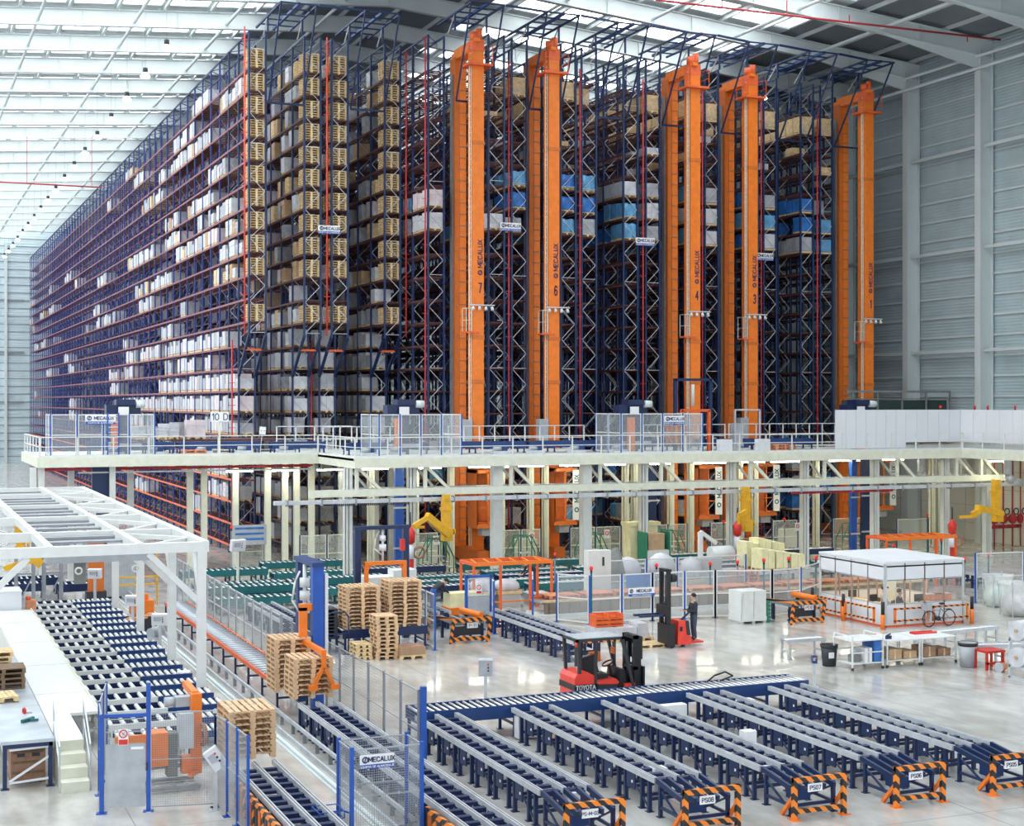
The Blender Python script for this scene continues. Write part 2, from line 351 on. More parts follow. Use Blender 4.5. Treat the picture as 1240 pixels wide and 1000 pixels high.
# high-bay lamps hanging in a line over the long rack aisle
def lamp():
    t = thing('high_bay_lamp', '', 'lamp', group='high-bay lamps hung in one line along the roof')
    MB().cyl((0, 0, .45), (0, 0, 4.2), .006, 5).ob('cable', 'charcoal', t)
    MB().cyl((0, 0, .15), (0, 0, .45), .16, 10).ob('housing', 'charcoal', t)
    MB().lathe((0, 0, 0), [(.13, .2), (.2, .1), (.33, -.15)], 14).ob('reflector', 'offwhite', t)
    MB().lathe((0, 0, 0), [(.01, -.24), (.2, -.2), (.3, -.1), (.3, -.06), (.01, -.05)], 12).ob('bulb', 'lamp_on', t)
    return t
for i in range(18):
    place('lamp', lamp, (15.5, 92.3 + 8.3 * i, 31.0), 'lit high-bay lamp over the left aisle, %s from the near end of the line' % nth(i + 1))
place('lamp', lamp, (57.5, 92, 31.2), 'lone lit high-bay lamp near the roof over the right-hand racks').pop('group')
# ================================================================ THE HIGH RACKS
ZL = [29.3 - 1.37 * k for k in range(22)]
RX = dict(A=20.1, B=23.45, C=25.15, D=28.5, E=30.2, F=33.45, G=35.15, H=38.45, I=40.1, J=43.4, K=45.1, L=48.4, M=50.05, N=53.4, O=55.05, P=58.4, Q=60.05, R=63.4)
YF = {k: 88.0 for k in 'ABCD'}; YF.update(dict(E=84.8, F=83.2, G=83.7, H=83.8, I=84.3, J=85.1, K=85.3, L=86, M=86.4, N=86.9, O=87.2, P=87.8, Q=87.9, R=91.0))
BAY = 2.85
TOP = 31.4
def upright(z0, z1, seed=0, skew=False):
    def f():
        m = MB()
        for x in (-.5, .5): m.box(x - .055, -.06, z0, x + .055, .06, z1)
        n = int((z1 - z0) / .93); s = 1
        for i in range(n):
            a = z0 + .25 + i * .93
            m.bar((-.45 * s, 0, a), (.45 * s, 0, a + .93), .045, .03, 1); s = -s
        i = 0
        while z0 + .25 + i * 5.6 < z1: m.bar((-.45, 0, z0 + .25 + i * 5.6), (.45, 0, z0 + .25 + i * 5.6), .045, .03, 1); i += 1
        return m.mesh('upright_frame', ['steel_navy', 'galv'])
    return shared(MESH, ('up', z0, z1), f)
def back_frame():
    def f():
        m = MB()
        for x in (-.5, .5): m.box(x - .05, -.05, 0, x + .05, .05, TOP)
        s = 1
        for i in range(22): m.bar((-.45 * s, 0, .3 + i * 1.37), (.45 * s, 0, .3 + (i + 1) * 1.37), .04, .03, 1); s = -s
        return m.mesh('upright_frame', ['hazed_blue', 'galv_dark'])  # farther frames in a lighter blue: haze and side light put into the colour
    return shared(MESH, 'upb', f)
def level(n, y0, mt='brown_beam'):
    def f():
        L = n * BAY; m = MB()
        for x in (-.52, .52): m.box(x - .03, y0, -.12, x + .03, L, 0)
        y = y0 + .2
        while y < L: m.box(-.5, y - .05, -.06, .5, y + .05, -.01, 1); y += .475 if y < 30 else .95
        return m.mesh('shelf_beam', [mt, 'brown_beam'])
    return shared(MESH, ('lv', n, y0, mt), f)
NAMES = ['leftmost', 'second', 'third', 'fourth', 'fifth', 'sixth', 'seventh', 'eighth', 'ninth', 'tenth', 'eleventh', 'twelfth', 'thirteenth', 'fourteenth', 'fifteenth', 'sixteenth', 'seventeenth', 'eighteenth']
RNAME = {}
for i, k in enumerate(RX): RNAME[k] = 'leftmost rack' if i == 0 else 'rightmost rack' if i == 17 else nth(i + 1) + ' rack from the left'
for i, (k, x) in enumerate(RX.items()):
    n = 53 if k in 'ABC' else 16
    lab = {'A': 'tall blue steel pallet rack running far back along the left, leftmost of all'}.get(k, 'tall blue steel pallet rack, %s' % RNAME[k])
    t = thing('pallet_rack', lab, 'rack', (x, YF[k], 0), group='tall pallet racks of the high-bay store')
    low = k in 'ABCD'
    for b in range(n + 1):
        if b == 0 and low: link('upright_frame', upright(13.3, TOP), t, (0, 0, 0))
        elif b == 1 and low: link('upright_frame', upright(0, TOP), t, (0, BAY, 0))
        else: link('upright_frame', upright(0, TOP) if b < 3 else back_frame(), t, (0, b * BAY, 0))
    if low:
        for s in (-.5, .5): MB().bar((s, 0, 13.4), (s, BAY, 11), .16, .14).ob('raking_leg', 'navy', t)
        MB().box(-.5, .9, 12.5, .5, 1.0, 12.62).ob('tie_beam', 'orange_red', t)
    for q, z in enumerate(ZL): link('shelf_beam', level(n, BAY if (low and z < 13) else 0, 'orange_red' if (k == 'A' and q > 17) else 'beam_red' if k == 'A' else 'brown_beam'), t, (0, 0, z))
    m = MB()
    for s in (-.5, .5): m.box(s - .04, 0, TOP - .1, s + .04, n * BAY, TOP)
    y = 0
    while y < n * BAY: m.bar((-.5, y, TOP - .05), (.5, y + BAY / 2, TOP - .05), .05, .04); m.bar((.5, y + BAY / 2, TOP - .05), (-.5, y + BAY, TOP - .05), .05, .04); y += BAY
    m.ob('top_bracing', 'steel_navy', t)
# red sprinkler risers between the racks
def riser(z0, z1):
    m = MB().cyl((0, 0, z0), (0, 0, z1), .05, 8)
    z = z0 + 1
    while z < z1: m.bar((-.2, 0, z), (.2, 0, z), .035); z += 1.37
    return m
for (x, y, z0, z1, lab) in [(19.3, 87.85, 13.4, 31.6, 'bright red sprinkler riser at the front left corner of the leftmost rack'),
        (19.2, 90.9, 0, 13.2, 'lower red sprinkler riser set back under the leftmost rack'),
        (24.3, 87.8, 13.4, 31.4, 'bright red sprinkler riser between the second and third racks'), (24.2, 91.1, 0, 13.3, 'lower red riser under the second and third racks'),
        (29.32, 87.8, 13.4, 31, 'red sprinkler riser right of the fourth rack'), (29.45, 84.6, 0, 31.2, 'full-height red riser left of the fifth rack'),
        (34.3, 83.3, 0, 30, 'red riser between the two leftmost orange cranes'), (39.3, 83.9, 0, 30, 'red riser right of the second orange crane'),
        (44.25, 85.0, 0, 30, 'red riser left of the third orange crane'), (49.2, 86.1, 0, 30, 'dark red riser between the third and fourth cranes'),
        (54.25, 87.0, 0, 30, 'dark red riser just right of the fourth crane'), (59.2, 87.7, 0, 30, 'dark red riser midway between the fourth and fifth cranes')]:
    t = thing('sprinkler_riser', lab, 'pipe', (x, y, 0)); mt = 'red_bright' if 'bright' in lab else 'pipe_red'
    riser(z0, z1).ob('riser_pipe', mt, t)
    t['group'] = 'sprinkler risers on the rack fronts'
# ---------------------------------------------------------------- pallets and loads
def pallet_mesh(key='wood', lx=1.1, ly=1.2):
    def f():
        m = MB(); rr = random.Random(hash(key) % 97)
        n = 7; bw = .115
        if lx == 1.0: m.box(-lx / 2, -ly / 2, .122, lx / 2, ly / 2, .144)
        else:
            for i in range(n):
                x = -lx / 2 + (lx - bw) * i / (n - 1); m.box(x, -ly / 2, .122, x + bw, ly / 2, .144)
        for y in (-ly / 2, -.05, ly / 2 - .1):
            m.box(-lx / 2, y, .1, lx / 2, y + .1, .122)
            for x in (-lx / 2, -.07, lx / 2 - .14): m.box(x, y, .022, x + .14, y + .1, .1)
        for x in (-lx / 2, -.05, lx / 2 - .1): m.box(x, -ly / 2, 0, x + .1, ly / 2, .022)
        return m.mesh('wooden_pallet', key)
    return shared(MESH, ('pal', key, lx, ly), f)
PALS = []     # every pallet: (distance, location, rz, mesh, label, group)
def pallet(loc, label, key='wood', rz=0., group=None, lx=1.1, ly=1.2):
    d = SN * loc[0] + CS * loc[1]
    PALS.append((d, loc, rz, (key, lx, ly), label, group))
def stack(x, y, z, n, where, key='wood', rz=0., jit=.02, lx=1.1, ly=1.2, group=None):
    for i in range(n):
        pos = 'top' if i == n - 1 else 'bottom' if i == 0 else nth(i + 1) + ' from the bottom'
        pallet((x + R.uniform(-jit, jit), y + R.uniform(-jit, jit), z + .145 * i), 'pallet, %s, in %s' % (pos.replace('from the', 'from'), where) if n > 1 else 'single wooden pallet ' + where,
               key, rz + R.uniform(-.008, .008), group or 'pallets of ' + where, lx, ly)
for k in 'ABCD':
    for q, z in enumerate(ZL[:12]):
        if q == 10: continue
        nn = 8 if q == 0 else 7
        stack(RX[k], YF[k] + .75, z + .005, nn, 'the front stack, %s shelf down, %s' % (nth(q + 1), RNAME[k].replace(' from the left', '')), 'wood_pale', 0, .01, 1.0, 1.15, 'pallet stacks at the front of the left racks')
LOADS = []
def load(x, y, z, h, key, label, group, wx=1.05, wy=.85): LOADS.append((SN * x + CS * y, (x, y, z), h, key, label, group, wx, wy))
def load_mesh(key, h, wx, wy):
    def f():
        m = MB(); rr = random.Random(len(MESH)); a = wx / 2; b = wy / 2
        if key in ('load_blue', 'load_cyan'):
            for i in range(2):
                for j in range(2): m.lathe((-a / 2 + i * a, -b / 2 + j * b, .145), [(.01, 0), (min(a, b) / 2, .01), (min(a, b) / 2, h - .03), (.01, h)], 10)
            m.box(-a + .02, -b + .02, .16, a - .02, b - .02, h * .9 + .145)
        else:
            k = 3
            for i in range(k):
                z0, z1 = .145 + h * i / k, .145 + h * (i + 1) / k - .012
                ox, oy = rr.uniform(-.015, .015), rr.uniform(-.015, .015)
                m.box(-a + ox, -b + oy, z0, ox - .004, b + oy, z1); m.box(ox + .004, -b + oy, z0, a + ox, b + oy, z1)
            m.box(-a + .04, -b + .04, .145, a - .04, b - .04, .145 + h - .02)
        return m.mesh('wrapped_goods', key)
    return shared(MESH, ('ld', key, round(h, 2), wx, wy), f)
SLOT = ['first', 'middle', 'last']
def rackload(k, q, b, s, h, key, side=''):
    colr = {'film': 'white film-wrapped', 'film_grey': 'grey film-wrapped', 'film_pink': 'pinkish wrapped', 'load_blue': 'deep blue', 'load_cyan': 'light blue', 'card': 'brown carton', 'wood_pale': 'bare pallet'}[key]
    load(RX[k] + R.uniform(-.03, .03), YF[k] + b * BAY + .5 + .92 * s, ZL[q] + .004, h, key,
         '%s load, %s shelf down, %s bay back, %s slot, %s' % (colr, nth(q + 1), nth(b + 1), SLOT[s], RNAME[k].replace(' from the left', '')),
         'pallet loads stored in the high racks')
KEYS = ['film', 'film', 'film_grey', 'film_grey', 'film_pink', 'card', 'wood_pale']
# long left side of the first rack: runs of loads on some shelves
for q in range(22):
    run = 0; on = False
    for b in range(0, 53):
        for s in range(3):
            if run <= 0:
                p = {1: .45, 2: .5, 3: .5, 4: .45, 5: .5, 6: .5, 7: .45, 8: .5, 9: .45, 10: .12, 11: .25, 12: .75, 13: .55, 14: .8, 15: .8, 16: .85, 17: .7, 18: .6, 19: .6, 20: .55}.get(q, .15)
                if b > 15: p *= .12 if q not in (9, 10) else .4
                elif b > 9: p *= .55
                if q > 16: p *= .35
                if b <= 12 and q < 11: p *= .8
                on = R.random() < p; run = R.randint(1, 7)
            run -= 1
            if q < 12 and b == 0 and s < 2: continue
            if q >= 12 and b == 0: continue
            if on: rackload('A', q, b, s, R.choice([.75, .9, .95, .6]), R.choice(KEYS if R.random() < .45 else KEYS[:4]) if q < 12 else R.choice(KEYS[:5]))
for k in 'BCD':
    for q in range(22):
        for b in range(0, 5 if k != 'C' else 2):
            for s in range(3):
                if (q < 12 and b == 0 and s < 2) or (q >= 12 and b == 0): continue
                if R.random() < (.27 if q < 11 else .7): rackload(k, q, b, s, R.choice([.75, .9, .95]), R.choice(KEYS) if q < 12 else R.choice(KEYS[:4]))
MID = {'E': [None, 'film_pink', 'film'], 'F': [None, None, 'film'], 'G': ['load_cyan', 'load_blue', 'film'], 'H': ['load_blue', 'load_blue', 'load_cyan'], 'I': ['load_cyan', 'load_blue', 'film_grey'],
       'J': ['film', 'load_cyan', 'load_cyan'], 'K': ['film_grey', 'film', 'film_grey'], 'L': ['load_cyan', 'film', 'load_cyan'], 'M': ['film_grey', 'film', 'film'], 'N': ['load_blue', 'load_cyan', 'load_blue'],
       'O': ['film_grey', 'load_cyan', 'film'], 'P': ['load_blue', 'load_blue', 'film_grey'], 'Q': ['film_grey', 'load_cyan', 'load_cyan'], 'R': ['film', 'film', 'film']}
for k, v in MID.items():
    for j, key in enumerate(v):
        for b in range(0, 3):
            for s in range(3):
                kk = key
                if b > 0 and kk: kk = R.choice([kk, 'load_blue', 'load_cyan', 'film_grey'])
                if kk and R.random() < .93 - .2 * b: rackload(k, 5 + j, b, s, R.choice([.85, .95]), kk)
for k in 'FGHIJKLMNOPQR':
    for b in range(0, 4):
        for s in range(3):
            if k in 'GIKMOQHLP' and R.random() < .8: rackload(k, 1, b, s, 1.05, 'wood_pale')
            if R.random() < .25: rackload(k, R.choice([2, 3]), b, s, .4, R.choice(['film', 'wood_pale']))
for k in 'EFGHIJKLMNOPQ':
    for q in (17, 18, 19, 20):
        for s in range(3):
            if R.random() < .5: rackload(k, q, R.choice([0, 1]), s, .9, R.choice(['film', 'load_blue', 'load_cyan', 'film_grey']))
seen = set(); LL = []
for L in sorted(LOADS, key=lambda a: a[0]):
    if L[4] in seen: continue
    seen.add(L[4]); LL.append(L)
LOADS = LL
def bare_stack_mesh(h):
    def f():
        m = MB(); n = int(h / .145)
        for i in range(1, n + 1):
            z = .145 * i
            for y in (-.4, -.04, .32): m.box(-.5, y, z + .022, .5, y + .08, z + .1)
            m.box(-.5, -.42, z + .1, .5, .42, z + .144); m.box(-.5, -.42, z, .5, .42, z + .02)
        return m.mesh('stacked_boards', 'wood_pale')
    return shared(MESH, ('bs', h), f)
BIGL, RESTL = LOADS[:285], LOADS[285:]
for d, loc, h, key, label, group, wx, wy in BIGL:
    t = thing('palletised_load', label, 'load', loc, group=group)
    link('pallet_base', pallet_mesh('wood_pale', 1.0, .85), t)
    link('wrapped_goods', load_mesh(key, h, wx, wy) if key != 'wood_pale' else bare_stack_mesh(h), t)
m = MB(); order = ['film', 'film_grey', 'film_pink', 'card', 'wood_pale', 'load_blue', 'load_cyan']
for d, (x, y, z), h, key, *_ in RESTL:
    m.box(x - .5, y - .42, z, x + .5, y + .42, z + .12, 4); m.box(x - .52, y - .41, z + .145, x + .52, y + .41, z + .145 + h, order.index(key))
tag(m.ob('stored_loads', order), 'wrapped pallet loads deeper in the long racks', 'loads', kind='stuff')
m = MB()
for k in 'BC':          # stored goods closing the view through the first rack, coloured dark for interior shade
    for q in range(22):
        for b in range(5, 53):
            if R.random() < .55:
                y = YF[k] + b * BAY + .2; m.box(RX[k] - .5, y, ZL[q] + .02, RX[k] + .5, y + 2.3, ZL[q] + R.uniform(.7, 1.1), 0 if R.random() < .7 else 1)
tag(m.ob('inner_rack_goods', ['film_shaded', 'film_shaded']), 'goods coloured dark for shade, filling the inner racks behind the leftmost rack', 'loads', kind='stuff')
# ---------------------------------------------------------------- stacker cranes
CR = [('a', 31.8, 82.3, '7'), ('b', 36.8, 82.6, '6'), ('c', 46.7, 83.0, '4'), ('d', 51.7, 84.3, '3'), ('e', 61.7, 85.6, '1')]
CN = ['leftmost orange stacker crane, tall twin mast numbered seven', 'orange stacker crane numbered six, second from the left', 'orange stacker crane numbered four, in the middle of five',
      'orange stacker crane numbered three, second from the right', 'rightmost orange stacker crane numbered one, beside the grey side wall']
def crane(i, x, y, num):
    t = thing('stacker_crane', CN[i], 'crane', (x, y, 0), group='orange stacker cranes at the rack aisles')
    H = 31.25
    MB().box(-.34, -.42, .5, .34, .42, H - .6).ob('front_mast', 'orange', t)
    MB().cyl((-.1, 0, H - .6), (-.1, 0, H - .1), .28, 12).cyl((.16, -.1, H - .6), (.16, -.1, H + .1), .2, 10).box(-.36, -.44, H - 1.3, .36, .44, H - .6).ob('mast_head', 'orange_red', t)
    for z in (10.5, 13.1, 24.5): MB().box(-.37, -.45, z, .37, .45, z + .22).ob('mast_flange', 'orange_deep', t)
    r = MB().box(-.34, 2.6, .5, .3, 3.5, H - 1.0)
    r.ob('rear_mast', 'orange_deep', t)
    r = MB()
    for k in range(44): r.box(-.05, 2.52, 1 + k * .68, .36, 2.6, 1.06 + k * .68, 1); 
    r.box(-.05, 2.55, .6, .36, 2.6, H - 1.2, 0)
    r.ob('rung_face', ['orange', 'wood_brown'], t)
    MB().box(-.42, 2.9, .5, -.36, 3.3, H - 2).ob('cable_guide', 'galv_dark', t)
    MB().box(-.3, -.3, H - 1.15, .3, 3.4, H - .75).box(-.3, -.6, H - .75, .05, 3.0, H - .55).ob('top_beam', 'orange', t)
    MB().box(-.35, -1.2, .1, .35, 5.2, .75).ob('base_beam', 'orange_deep', t)
    l = MB()
    for sx in (-.5, -.38): l.box(sx - .02, -.25, 1, sx + .02, -.19, H - 2)
    for k in range(95): l.box(-.5, -.24, 1 + k * .31, -.38, -.2, 1.03 + k * .31)
    l.ob('ladder', 'cream', t)
    p = MB().box(-.75, -.75, 29.1, .8, .55, 29.22); pf = p.ob('service_platform', 'orange_red', t)
    g = MB()
    for a, b in (((.78, -.73), (.78, .5)), ((.1, .5), (.78, .5)), ((-.7, -.73), (-.7, .5))):
        for z in (29.75, 30.3): g.bar((*a, z), (*b, z), .035)
        for q in (a, b): g.bar((*q, 29.2), (*q, 30.3), .035)
    g.ob('guard_rail', 'orange_red', pf)
    p = MB().box(-.8, -.5, 13.45, .0, .2, 13.55).ob('landing', 'orange_red', t)
    g = MB()
    for (a, b) in ((-.78, -.48), (-.78, .18), (-.45, -.48)):
        g.bar((a, b, 13.5), (a, b, 14.9), .03)
    for z in (14.2, 14.9): g.bar((-.78, -.48, z), (-.78, .18, z), .03); g.bar((-.78, -.48, z), (-.4, -.48, z), .03)
    g.ob('guard_rail', 'cream', p)
    f = MB().box(-.6, -.62, 15.05, .95, -.5, 15.12).ob('lamp_bar', 'galv', t)
    for k in range(4): MB().cyl((-.4 + k * .4, -.56, 15.0), (-.4 + k * .4, -.62, 14.8), .07, 8, r2=.11).ob('floodlight', 'white', f)
    text('MECALUX', .36, 'ink', t, (.1, -.43, 18.1), (PI/2, -PI/2, 0), 'CENTER', 'mast_lettering', sx=1.0)
    MB().ring((.1, -.425, 17.0), (0, 1, 0), .12, .035, 14, 4).bar((.0, -.43, 16.9), (.2, -.43, 17.12), .06, .012).ob('emblem', 'ink', t)
    text(num, .75, 'ink', t, (.1, -.43, 16.1), (PI/2, 0, 0), 'CENTER', 'mast_number', sx=.5, wt=.13)
    MB().box(-.3, -1.0, 6.75, .3, -.5, 8.4).ob('control_cabinet', 'plastic_grey', t, (-.75, .4, 0))
    # operator cab carried between the masts, below the deck
    c = MB().box(-.75, -2.1, 2.15, .75, -.5, 2.4).box(-.75, -2.1, 2.4, -.68, -.5, 5.5).box(-.75, -2.1, 5.3, .75, -.5, 5.5)
    for xx in (-.72, -.05, .72): c.bar((xx, -2.06, 2.3), (xx, -2.06, 5.4), .08)
    for z in (3.3, 4.4): c.bar((-.72, -2.06, z), (.72, -2.06, z), .06)
    c.box(-.72, -.58, 2.3, .75, -.5, 5.4)
    cab = c.ob('operator_cab', 'orange_deep', t)
    if i: 
        pl = MB().box(.42, -2.2, 2.45, .88, -2.12, 5.4).ob('name_panel', 'sign_white', cab)
        text('MECALUX', .36, 'ink_teal', pl, (.65, -2.21, 4.3), (PI/2, -PI/2, 0), 'CENTER', 'panel_lettering')
        MB().ring((.65, -2.21, 3.05), (0, 1, 0), .12, .035, 14, 4).ob('emblem', 'ink_teal', pl)
    MB().box(-.35, -1.9, 1.7, .35, -1.2, 2.15).ob('fork_carriage', 'plastic_grey', t)
    return t
for i, (k, x, y, num) in enumerate(CR): crane(i, x, y, num)
# ---------------------------------------------------------------- blue portal frames over the aisles
def portal(x0, x1, yf, yb, z, lab, stay=True):
    t = thing('aisle_portal', lab, 'steel frame', (0, 0, 0), group='blue top frames over the rack aisles')
    for x in (x0, x1): MB().bar((x, yf, z), (x, yb + 3, z), .11).ob('rail_beam', 'steel_navy', t)
    mid = (x0 + x1) / 2; MB().bar((mid, yf, z), (mid, yb + 3, z), .16).ob('crane_guide_rail', 'navy_mid', t)
    n = max(3, int((yb - yf) / 1.2) + 2)
    for i in range(n + 1):
        y = yf + (yb + 2 - yf) * i / n; MB().bar((x0, y, z), (x1, y, z), .08).ob('cross_tie', 'steel_navy', t)
    for x in (x0, x1):
        MB().bar((x, yb, TOP + .01), (x, yb, z), .1).ob('post', 'steel_navy', t)
        MB().bar((x, yf + .1, z), (x, yb - .2, z - 5.2), .085).ob('stay', 'navy', t)
        MB().bar((x, yb, z), (x, yb + 1.2, TOP + .05), .06).ob('brace', 'galv', t)
    MB().bar((x0, yb - .2, z - 5.2), (x1, yb - .2, z - 5.2), .11).ob('tie_bar', 'navy', t)
    return t
AIS = [('A', 'B', 84.6, 88.0, 'blue open frame over the leftmost aisle, on top of the racks'), ('C', 'D', 84.6, 88, 'blue open frame over the second aisle from the left'),
       ('E', 'F', 80.4, 83.2, 'blue top frame over the crane numbered seven'), ('G', 'H', 80.8, 83.8, 'blue top frame over the crane numbered six'), ('I', 'J', 81.4, 84.6, 'blue top frame over the aisle with no crane, between six and four'),
       ('K', 'L', 81.9, 85.4, 'blue top frame over the crane numbered four'), ('M', 'N', 82.6, 86.4, 'blue top frame over the crane numbered three'), ('O', 'P', 83.2, 87.2, 'blue top frame over the empty aisle between three and one'),
       ('Q', 'R', 83.9, 88, 'blue top frame over the crane numbered one, nearest the side wall')]
for a, b, yf, yb, lab in AIS: portal(RX[a] + .62, RX[b] - .62, yf, yb, 32.4, lab)
fr = thing('front_tie_beam', 'thin blue beam linking the fronts of all the aisle frames near the roof', 'steel beam', (0, 0, 0))
for (a, b, yf, *_), (a2, b2, yf2, *_2) in zip(AIS[2:], AIS[3:]):
    MB().bar((RX[b] - .5, yf, 32.4), (RX[a2] + .5, yf2, 32.4), .12).ob('beam_length', 'steel_navy', fr)
MB().bar((RX['B'] - .5, 84.6, 32.4), (RX['C'] + .5, 84.6, 32.4), .12).ob('beam_length', 'steel_navy', fr)
# name plates on the racks
def plate(name, label, loc, w, h, s1, s2=None, cat='sign', depth=.05, rz=0, base='sign_white', ink='ink', size=None, wt=.19):
    t = thing(name, label, cat, loc, rz)
    b = MB().box(-w/2, -depth/2, -h/2, w/2, depth/2, h/2).ob('board', base, t)
    if s2:
        MB().box(-w/2, -depth/2 - .012, -h/2, w/2, -depth/2, -h/2 + h * .3).ob('slogan_band', 'fence_blue', b)
        text(s2, h * .2, 'sign_white', b, (0, -depth/2 - .02, -h/2 + h * .15), name='slogan')
    if s1 == 'MECALUX':
        e = -w / 2 + h * .4
        MB().ring((e, -depth/2 - .01, h * .15), (0, 1, 0), h * .2, h * .05, 16, 4).bar((e - h*.06, -depth/2 - .015, -h * .02), (e + h*.06, -depth/2 - .015, h * .38), h * .07, .01).ob('emblem', ink, b)
    off = h * .33 if s1 == 'MECALUX' else 0
    text(s1, size or h * .44, ink, b, (off, -depth/2 - .01, h * .15 if s2 else 0), name='lettering', wt=wt)
    return t
for i, (x, y, z, lab) in enumerate([(24.4, 87.7, 19.8, 'white and blue name sign high on the left racks, beside a red riser'), (34.3, 83.0, 19.9, 'white and blue name sign between the cranes numbered seven and six'),
        (44.3, 84.8, 19.6, 'white and blue name sign left of the crane numbered four'), (54.4, 86.8, 19.2, 'white and blue name sign right of the crane numbered three')]):
    plate('rack_sign', lab, (x, y, z), 1.35, .5, 'MECALUX', 'EQUIPOS DE ALMACENAJE')
# ================================================================ THE MEZZANINE DECK
ZD = 6.55
YA, YB = 80.0, 73.0      # front edges: left wing, middle
XJ, XK = 21.6, 59.6      # where the edge steps towards the viewer
dk = MB()
dk.box(7.0, YA, ZD - .12, XJ, 90.2, ZD); dk.box(XJ, YB, ZD - .12, XK, 81.2, ZD); dk.box(XJ, 81.2, ZD - .12, 30.6, 84.3, ZD); dk.box(XJ, 84.3, ZD - .12, 29, 90.2, ZD); dk.box(XK, 58, ZD - .12, XW, 83, ZD)
structure(dk.ob('deck_slab', 'offwhite'))
fb = MB()
fb.box(7.0, YA - .12, ZD - .5, XJ + .12, YA, ZD + .02).box(XJ, YB, ZD - .5, XJ + .12, YA, ZD + .02).box(XJ, YB - .12, ZD - .5, XK, YB, ZD + .02).box(XK - .12, 58, ZD - .5, XK, YB, ZD + .02).box(6.9, YA, ZD - .5, 7.0, 90.2, ZD + .02)
structure(fb.ob('deck_edge_beam', 'cream'))
ub = MB()
for y in (81.6, 83.2, 86): ub.box(7.2, y, ZD - .5, 28, y + .18, ZD - .12)
for y in (75, 77.5, 80): ub.box(XJ + .2, y, ZD - .5, XK + 6, y + .18, ZD - .12)
for i in range(13): ub.box(22.5 + 3 * i, YB, ZD - .42, 22.65 + 3 * i, 81, ZD - .12)
structure(ub.ob('deck_joists', 'wall_brown'))
# columns: (pixel column, row)
def column_at(x, y, w, z, mt='offwhite'):
    def f(): 
        m = MB().box(-w/2, -w/2, 0, w/2, -w/2 + .03, z).box(-w/2, w/2 - .03, 0, w/2, w/2, z).box(-.02, -w/2, 0, .02, w/2, z)
        m.box(-w/2, -w/2, 0, -w/2 + .04, w/2, z).box(-w * .8, -w * .8, 0, w * .8, w * .8, .04)
        return m.mesh('column', mt)
    structure(link('column', shared(MESH, ('col', w, z, mt), f), None, (x, y, 0)))
for px in (421, 498, 601, 709, 779, 885, 974, 1059, 1144, 1195):
    column_at(xat(px, 73.6), 73.6, .52 if px in (601, 709) else .4, ZD - .5)
for px in (449, 503, 546, 607, 642, 660, 757, 768, 812, 836, 895, 914, 988, 1128, 1136, 1207, 1219):
    column_at(xat(px, 80.6), 80.6, .34, ZD - .12, 'cream')
for px in (86, 128, 158, 230, 247, 285, 324, 345, 359, 377): column_at(xat(px, 82), 82, .32, ZD - .5, 'cream' if px > 200 else 'offwhite')
for px in (40, 50, 136): column_at(xat(px, 80.4), 80.4, .3, ZD - .5)
for px in (455, 473, 413): column_at(xat(px, 84), 84, .3, ZD - .12, 'grey')
# railings
def railing(label, a, b, z=ZD, mt='white', h=1.08, step=1.75, group=None):
    a, b = Vector((*a, z)), Vector((*b, z)); L = (b - a).length
    t = thing('guard_railing', label, 'railing', a, math.atan2(b.y - a.y, b.x - a.x), group)
    n = max(1, round(L / step))
    pm = shared(MESH, ('rp', mt, h), lambda: MB().box(-.03, -.03, 0, .03, .03, h).mesh('post', mt))
    for i in range(n + 1): link('post', pm, t, (L * i / n, 0, 0))
    MB().box(0, -.03, h - .05, L, .03, h).ob('top_rail', mt, t); MB().box(0, -.02, h * .5, L, .02, h * .5 + .04).ob('mid_rail', mt, t)
    MB().box(0, -.01, 0, L, .01, .12).ob('toe_board', mt, t)
    return t
g = 'white guard railings round the raised deck'
railing('white guard railing along the left wing of the raised deck', (7.05, YA - .05), (XJ, YA - .05), group=g)
railing('short white railing where the deck edge steps forward', (XJ + .05, YA), (XJ + .05, YB), group=g)
railing('long white guard railing along the middle of the raised deck', (XJ + .05, YB - .05), (XK, YB - .05), group=g)
railing('white railing in front of the right-hand white wall panels', (XK - .05, YB), (XK - .05, 60), group=g)
railing('white railing on the short left end of the deck', (7.0, YA), (7.0, 89), group=g)
for i, (x0, x1, y) in enumerate([(20.2, 24.6, 83.6), (22.3, 27.2, 81.4), (29.6, 38.2, 81.0), (42.3, 48.0, 81.2), (49, 58, 82.4)]):
    railing('tall rear white railing on the deck, %s from the left' % nth(i + 1), (x0, y), (x1, y), h=1.5, step=1.0, group='rear railings on the raised deck')
# hanging bracket frames, chord beam and cable tray under the front edge
tr = thing('hanging_beam', 'long white beam hung on braced brackets below the deck front', 'beam', (0, 0, 0))
MB().box(19.3, YB + .05, 4.62, 63, YB + .25, 4.98).ob('chord', 'cream', tr)
MB().box(21.6, YB + 2, 4.7, 63, YB + 2.15, 4.95).ob('rear_chord', 'offwhite', tr)
for px in (433, 516, 620, 728, 802, 910, 1000, 1088, 1160, 1190):
    x = xat(px, YB)
    br = MB().bar((x, YB + .15, 4.9), (x, YB + .15, ZD - .4), .17).bar((x + .1, YB + .15, ZD - .5), (x + 1.25, YB + .15, 4.95), .15); br.ob('bracket', 'cream', tr)
    MB().bar((x, YB + 2.08, 4.9), (x, YB + 2.08, ZD - .4), .14).bar((x + .1, YB + 2.08, ZD - .5), (x + 1.1, YB + 2.08, 4.95), .12).bar((x, YB + .2, 4.9), (x, YB + 2.1, 4.85), .1).ob('rear_bracket', 'offwhite', tr)
tr = thing('cable_tray', 'long pale cable tray with clips slung under the deck beam', 'cable tray', (0, 0, 0))
MB().box(17.4, YB - .6, 4.33, 63, YB - .25, 4.52).ob('tray', 'galv', tr)
